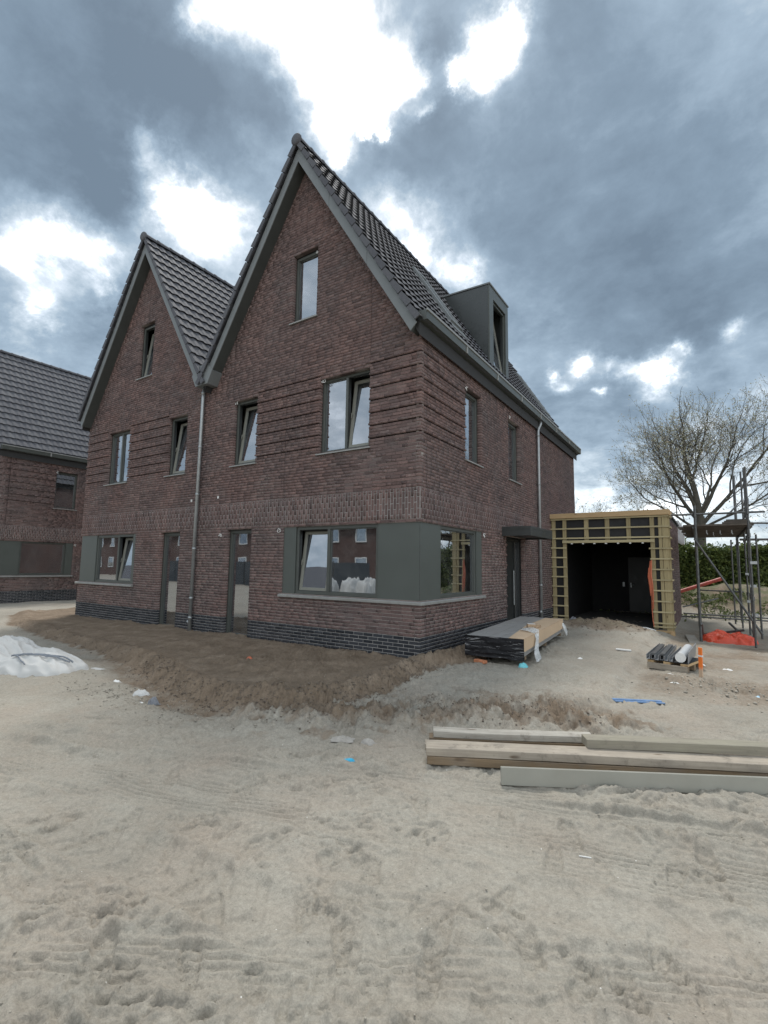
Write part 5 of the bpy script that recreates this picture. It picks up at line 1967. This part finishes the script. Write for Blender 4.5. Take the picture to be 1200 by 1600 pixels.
def leaf_mat(name, c1, c2, c3):
    def fn(t):
        r = t.n('ShaderNodeNewGeometry').outputs['Random Per Island']
        n = t.noise(wpos(t), .5, 3, .6)
        c = t.ramp(t.m('FRACT', t.m('ADD', r, t.m('MULTIPLY', n, .6))), [(0, c1), (.5, c2), (1, c3)])
        p = pbr(t, c, .6, 0, None, .3)
        tr = t.n('ShaderNodeBsdfTranslucent', c)
        return t.n('ShaderNodeMixShader', .35, p, tr)
    return mat(name, fn)


M_BARK = simple('bark', (.085, .078, .062), .9, 0, .3, 6, .5)
M_BARK2 = simple('grey_bark', (.12, .105, .09), .9, 0, .3, 6, .5)
M_SPRING = leaf_mat('spring_leaf', (.26, .27, .16), (.34, .33, .24), (.42, .38, .32))
M_HEDGE = leaf_mat('hedge_leaf', (.045, .070, .020), (.095, .130, .035), (.19, .22, .06))
M_HEDGE_D = simple('hedge_light_block', (.010, .014, .007), .95)


def make_tree(name, loc, height, seed, label, group=None, trunk_r=.22, spread=1.0, levels=5, leaves=9000, leaf=.055, bark=M_BARK, leafm=None, fork=.22, limbs=None):
    r = random.Random(seed)
    T = empty(name, loc)
    tag(T, label, 'tree', group)
    b = MB()
    tips = []

    def branch(p, d, L_, rad, lev):
        n = 5 if lev < 2 else (4 if lev < 4 else 3)
        pts, rads = [p.copy()], [rad]
        q = p.copy()
        dd = d.normalized()
        end = rad * (.55 if lev else .62)
        for i in range(n):
            bend = Vector((r.gauss(0, 1), r.gauss(0, 1), r.gauss(0, 1))) * (.04 + .045 * lev)
            dd = (dd + bend + Vector((0, 0, .05 + .015 * lev))).normalized()
            q = q + dd * (L_ / n)
            pts.append(q.copy())
            rads.append(rad + (end - rad) * (i + 1) / n)
        b.tube(pts, rads, 8 if lev == 0 else (6 if lev == 1 else (4 if lev == 2 else 3)), cap=False)
        if lev >= levels:
            tips.extend(pts[1:])
            return
        if lev >= levels - 1:
            tips.extend(pts[2:])
        kids = [5, 4, 4, 3, 3, 2][lev]
        for k in range(kids):
            t_ = (.35 + .65 * (k + r.random()) / kids) if lev else (.5 + .5 * (k + .5) / kids)
            i = min(int(t_ * n), n - 1)
            f = t_ * n - i
            base = pts[i].lerp(pts[i + 1], min(1, f))
            an = 2 * math.pi * (k / kids + r.random() * .3) + lev
            ax = (pts[i + 1] - pts[i]).normalized()
            ref = ax.orthogonal().normalized()
            ref2 = ax.cross(ref)
            side = ref * math.cos(an) + ref2 * math.sin(an)
            ang = math.radians(r.uniform(26, 52)) * (spread if lev < 2 else 1)
            nd = ax * math.cos(ang) + side * math.sin(ang)
            branch(base, nd, L_ * r.uniform(.60, .82) * (1 if lev else 1.15), max(rads[i] * r.uniform(.38, .54), .0065), lev + 1)
        # leader
        if lev < levels:
            branch(pts[-1], dd, L_ * r.uniform(.62, .80), rads[-1] * .95, lev + 1)

    if limbs:
        base = Vector((0, 0, 0))
        tp = Vector((.0, 0, height * fork))
        b.tube([base - Vector((0, 0, .3)), tp * .5, tp], [trunk_r * 1.15, trunk_r, trunk_r * .92], 10, cap=False)
        for (dx, dy, dz, L_, rr_, z_) in limbs:
            branch(tp * z_, Vector((dx, dy, dz)), L_ * height, trunk_r * rr_, 1)
    else:
        branch(Vector((0, 0, -.2)), Vector((0, 0, 1)), height * fork * 1.3, trunk_r, 0)
    b.build('trunk', bark, T, smooth=True)
    if leaves:
        nr = np.random.RandomState(seed)
        A = np.array([tuple(p) for p in tips])
        i = nr.randint(0, len(A), leaves)
        P = A[i] + nr.normal(0, .075, (leaves, 3))
        V, F = leaf_quads(P, leaf, nr)
        link_mesh('crown', mesh_np('crown', V, F, leafm or M_SPRING), T)
    print(name, len(b.f), len(tips))
    return T


make_tree('large_tree', (3.85, 25.0, 0), 13.1, 12, 'largest spring tree, thick mossy trunk rising behind the scaffold', None, .25, 1.0, 5, 13000, .052, fork=.36,
          limbs=[(.02, 0, 1.0, .235, .80, 1.0), (-.60, .1, .85, .215, .50, .93), (.66, .1, .72, .27, .54, .88), (-.80, -.2, .62, .19, .34, .82), (.2, .7, .8, .22, .42, .97), (-.1, -.7, .8, .20, .40, .99), (.85, -.3, .50, .235, .32, .84), (-.30, .4, 1.0, .225, .45, 1.0), (.35, -.1, .95, .225, .48, 1.0)])
TG = 'smaller spring trees behind the garage and hedge'
for args in (((10.2, 27.5, 0), 9.0, 31, 'bushy half-bare tree at the right edge behind the scaffold tubes', 5200),
             ((-5.2, 34.0, 0), 8.8, 32, 'bare twiggy tree just right of the house, above the garage roof', 1500),
             ((-1.8, 31.0, 0), 7.2, 33, 'small pale-leaved tree above the middle of the garage roof', 2600),
             ((.8, 30.0, 0), 6.9, 34, 'small tree above the right end of the garage roof', 2600),
             ((14.5, 30.0, 0), 9.5, 35, 'half-bare tree just outside the right edge', 3000)):
    make_tree('background_tree', args[0], args[1], args[2], args[3], TG, .12, 1.05, 4, args[4], .06, M_BARK2, fork=.26)


def build_hedge():
    H = empty('hedge', (12, 21.5, 0))
    tag(H, 'tall dark green hedge behind the scaffold and the mound', 'hedge')
    # lumpy dark body added inside the leaves to block light
    vs, fs = [], []
    nx, nz = 90, 10
    r = np.random.RandomState(4)
    xs = np.linspace(-26, 20, nx)
    def top(x):
        return 2.85 + .60 * float(perlin(np.array([x * .35]), np.array([3.0]))[0]) + .45 * float(perlin(np.array([x * 1.4]), np.array([8.0]))[0])
    tops = [top(x) for x in xs]
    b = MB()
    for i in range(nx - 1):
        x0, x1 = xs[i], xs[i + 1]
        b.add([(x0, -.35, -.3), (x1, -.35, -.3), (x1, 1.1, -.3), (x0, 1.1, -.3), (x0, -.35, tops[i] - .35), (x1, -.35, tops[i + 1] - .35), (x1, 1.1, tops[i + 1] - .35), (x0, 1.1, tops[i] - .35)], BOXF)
    b.build('light_block', M_HEDGE_D, H)
    n = 46000
    X = r.uniform(-26, 20, n)
    # denser where it shows
    X = np.where(r.rand(n) < .6, r.uniform(-11, -1, n), X)
    tp = np.interp(X, xs, tops)
    k = r.rand(n)
    Z = np.where(k < .25, tp + r.normal(0, .16, n) - .1, tp * r.rand(n) ** .8)
    bulge = .32 * perlin(X * .9, Z * .9, 3) + .20 * perlin(X * 2.3, Z * 2.3, 4)
    Yv = np.where(k < .25, r.uniform(-.6, 1.2, n), -.55 - bulge + r.normal(0, .10, n))
    keep = bulge > -.42
    P = np.stack([X, Yv, Z], 1)[keep]
    V, F = leaf_quads(P, .085, r)
    o = link_mesh('foliage', mesh_np('foliage', V, F, M_HEDGE), H)
    tag(o, kind='stuff')


build_hedge()
# tufts on the mound
r = np.random.RandomState(9)
n = 9000
X = 5.0 + r.normal(0, 2.6, n)
Y = 16.6 + r.normal(0, 1.3, n)
m_ = perlin(X * .8, Y * .8, 7) > .02
X, Y = X[m_], Y[m_]
h, _ = ground_np(X, Y)
P = np.stack([X, Y, h + .03 + .05 * r.rand(len(X))], 1)
V, F = leaf_quads(P, .06, r)
o = link_mesh('mound_weeds', mesh_np('mound_weeds', V, F, leaf_mat('weed', (.07, .10, .03), (.12, .15, .05), (.16, .17, .08))))
tag(o, kind='stuff')
o['label'] = 'patchy weeds growing over the spoil mound'

# ------------------------------------------------------------------ what stands across the street, seen in the panes
OG = 'things across the street mirrored in the windows'
def opposite(x, y, w, d, eave, ridge, label):
    O = empty('row_house', (x, y, 0))
    tag(O, label, 'house', OG)
    b = MB()
    b.box(-w / 2, w / 2, -d, 0, -.2, eave)
    b.prism([(-d, eave), (0, eave), (-d / 2, ridge - .2)], lambda q: (-w / 2, q[0], q[1]), lambda q: (w / 2, q[0], q[1]))
    wall = b.build('wall', simple('opposite_brick', (.115, .072, .062), .9, 0, .25, 4), O)
    b = MB()
    for s in (0, 1):
        y0, y1 = (.35, -d / 2) if s == 0 else (-d - .35, -d / 2)
        b.prism([(y0, eave - .25), (y1, ridge), (y1, ridge + .18), (y0, eave - .05)], lambda q: (-w / 2 - .3, q[0], q[1]), lambda q: (w / 2 + .3, q[0], q[1]))
    b.build('roof', M_TILE, O)
    k = int(w / 3)
    for i in range(k):
        for z_ in (1.0, 3.7):
            x_ = -w / 2 + 1.5 + i * 3
            f = MB()
            frame_boxes(f, x_ - .6, x_ + .6, z_, z_ + 1.4, .09, .01, .06)
            f.build('window', M_WHITE, O)
            MB().box(x_ - .51, x_ + .51, .015, .03, z_ + .09, z_ + 1.31).build('pane', M_GLASS, O)


opposite(-25, -26, 30, 8, 5.2, 8.8, 'dark brick row houses across the street, seen only as reflections in the panes')
opposite(-58, -27, 24, 8, 5.2, 8.8, 'second dark brick row across the street, mirrored in the left corner window')
for k, (x, y) in enumerate(((-13.4, -13.2), (-12.0, -13.6), (-10.6, -13.1), (-34.0, -13.8))):
    o = blob('bulk_bag', (x, y, 0), (1.1, 1.0, 1.15), .2 * k, M_SACK, 40 + k, .5, 20, 18, 6, .3)
    tag(o, 'white bulk bag across the street, %s of the row mirrored in the panes' % ['first', 'second', 'third', 'last'][k], 'bulk bag', 'white bulk bags across the street')
F_ = empty('site_fence', (0, -18.2, 0))
tag(F_, 'dark site fence across the street, mirrored in the garden door panes', 'fence')
for k in range(9):
    MB().box(-41 + k * 3.0, -38.1 + k * 3.0, -.02, .02, .1, 1.9).build('fence_panel', simple('fence_dark', (.05, .06, .07), .7) if k == 0 else bpy.data.materials['fence_dark'], F_)
    MB().tube([(-41.05 + k * 3.0, 0, 0), (-41.05 + k * 3.0, 0, 2.0)], .025, 6).build('fence_post', M_STEEL, F_)
bpy.context.view_layer.update()
print('objects', len(bpy.data.objects))
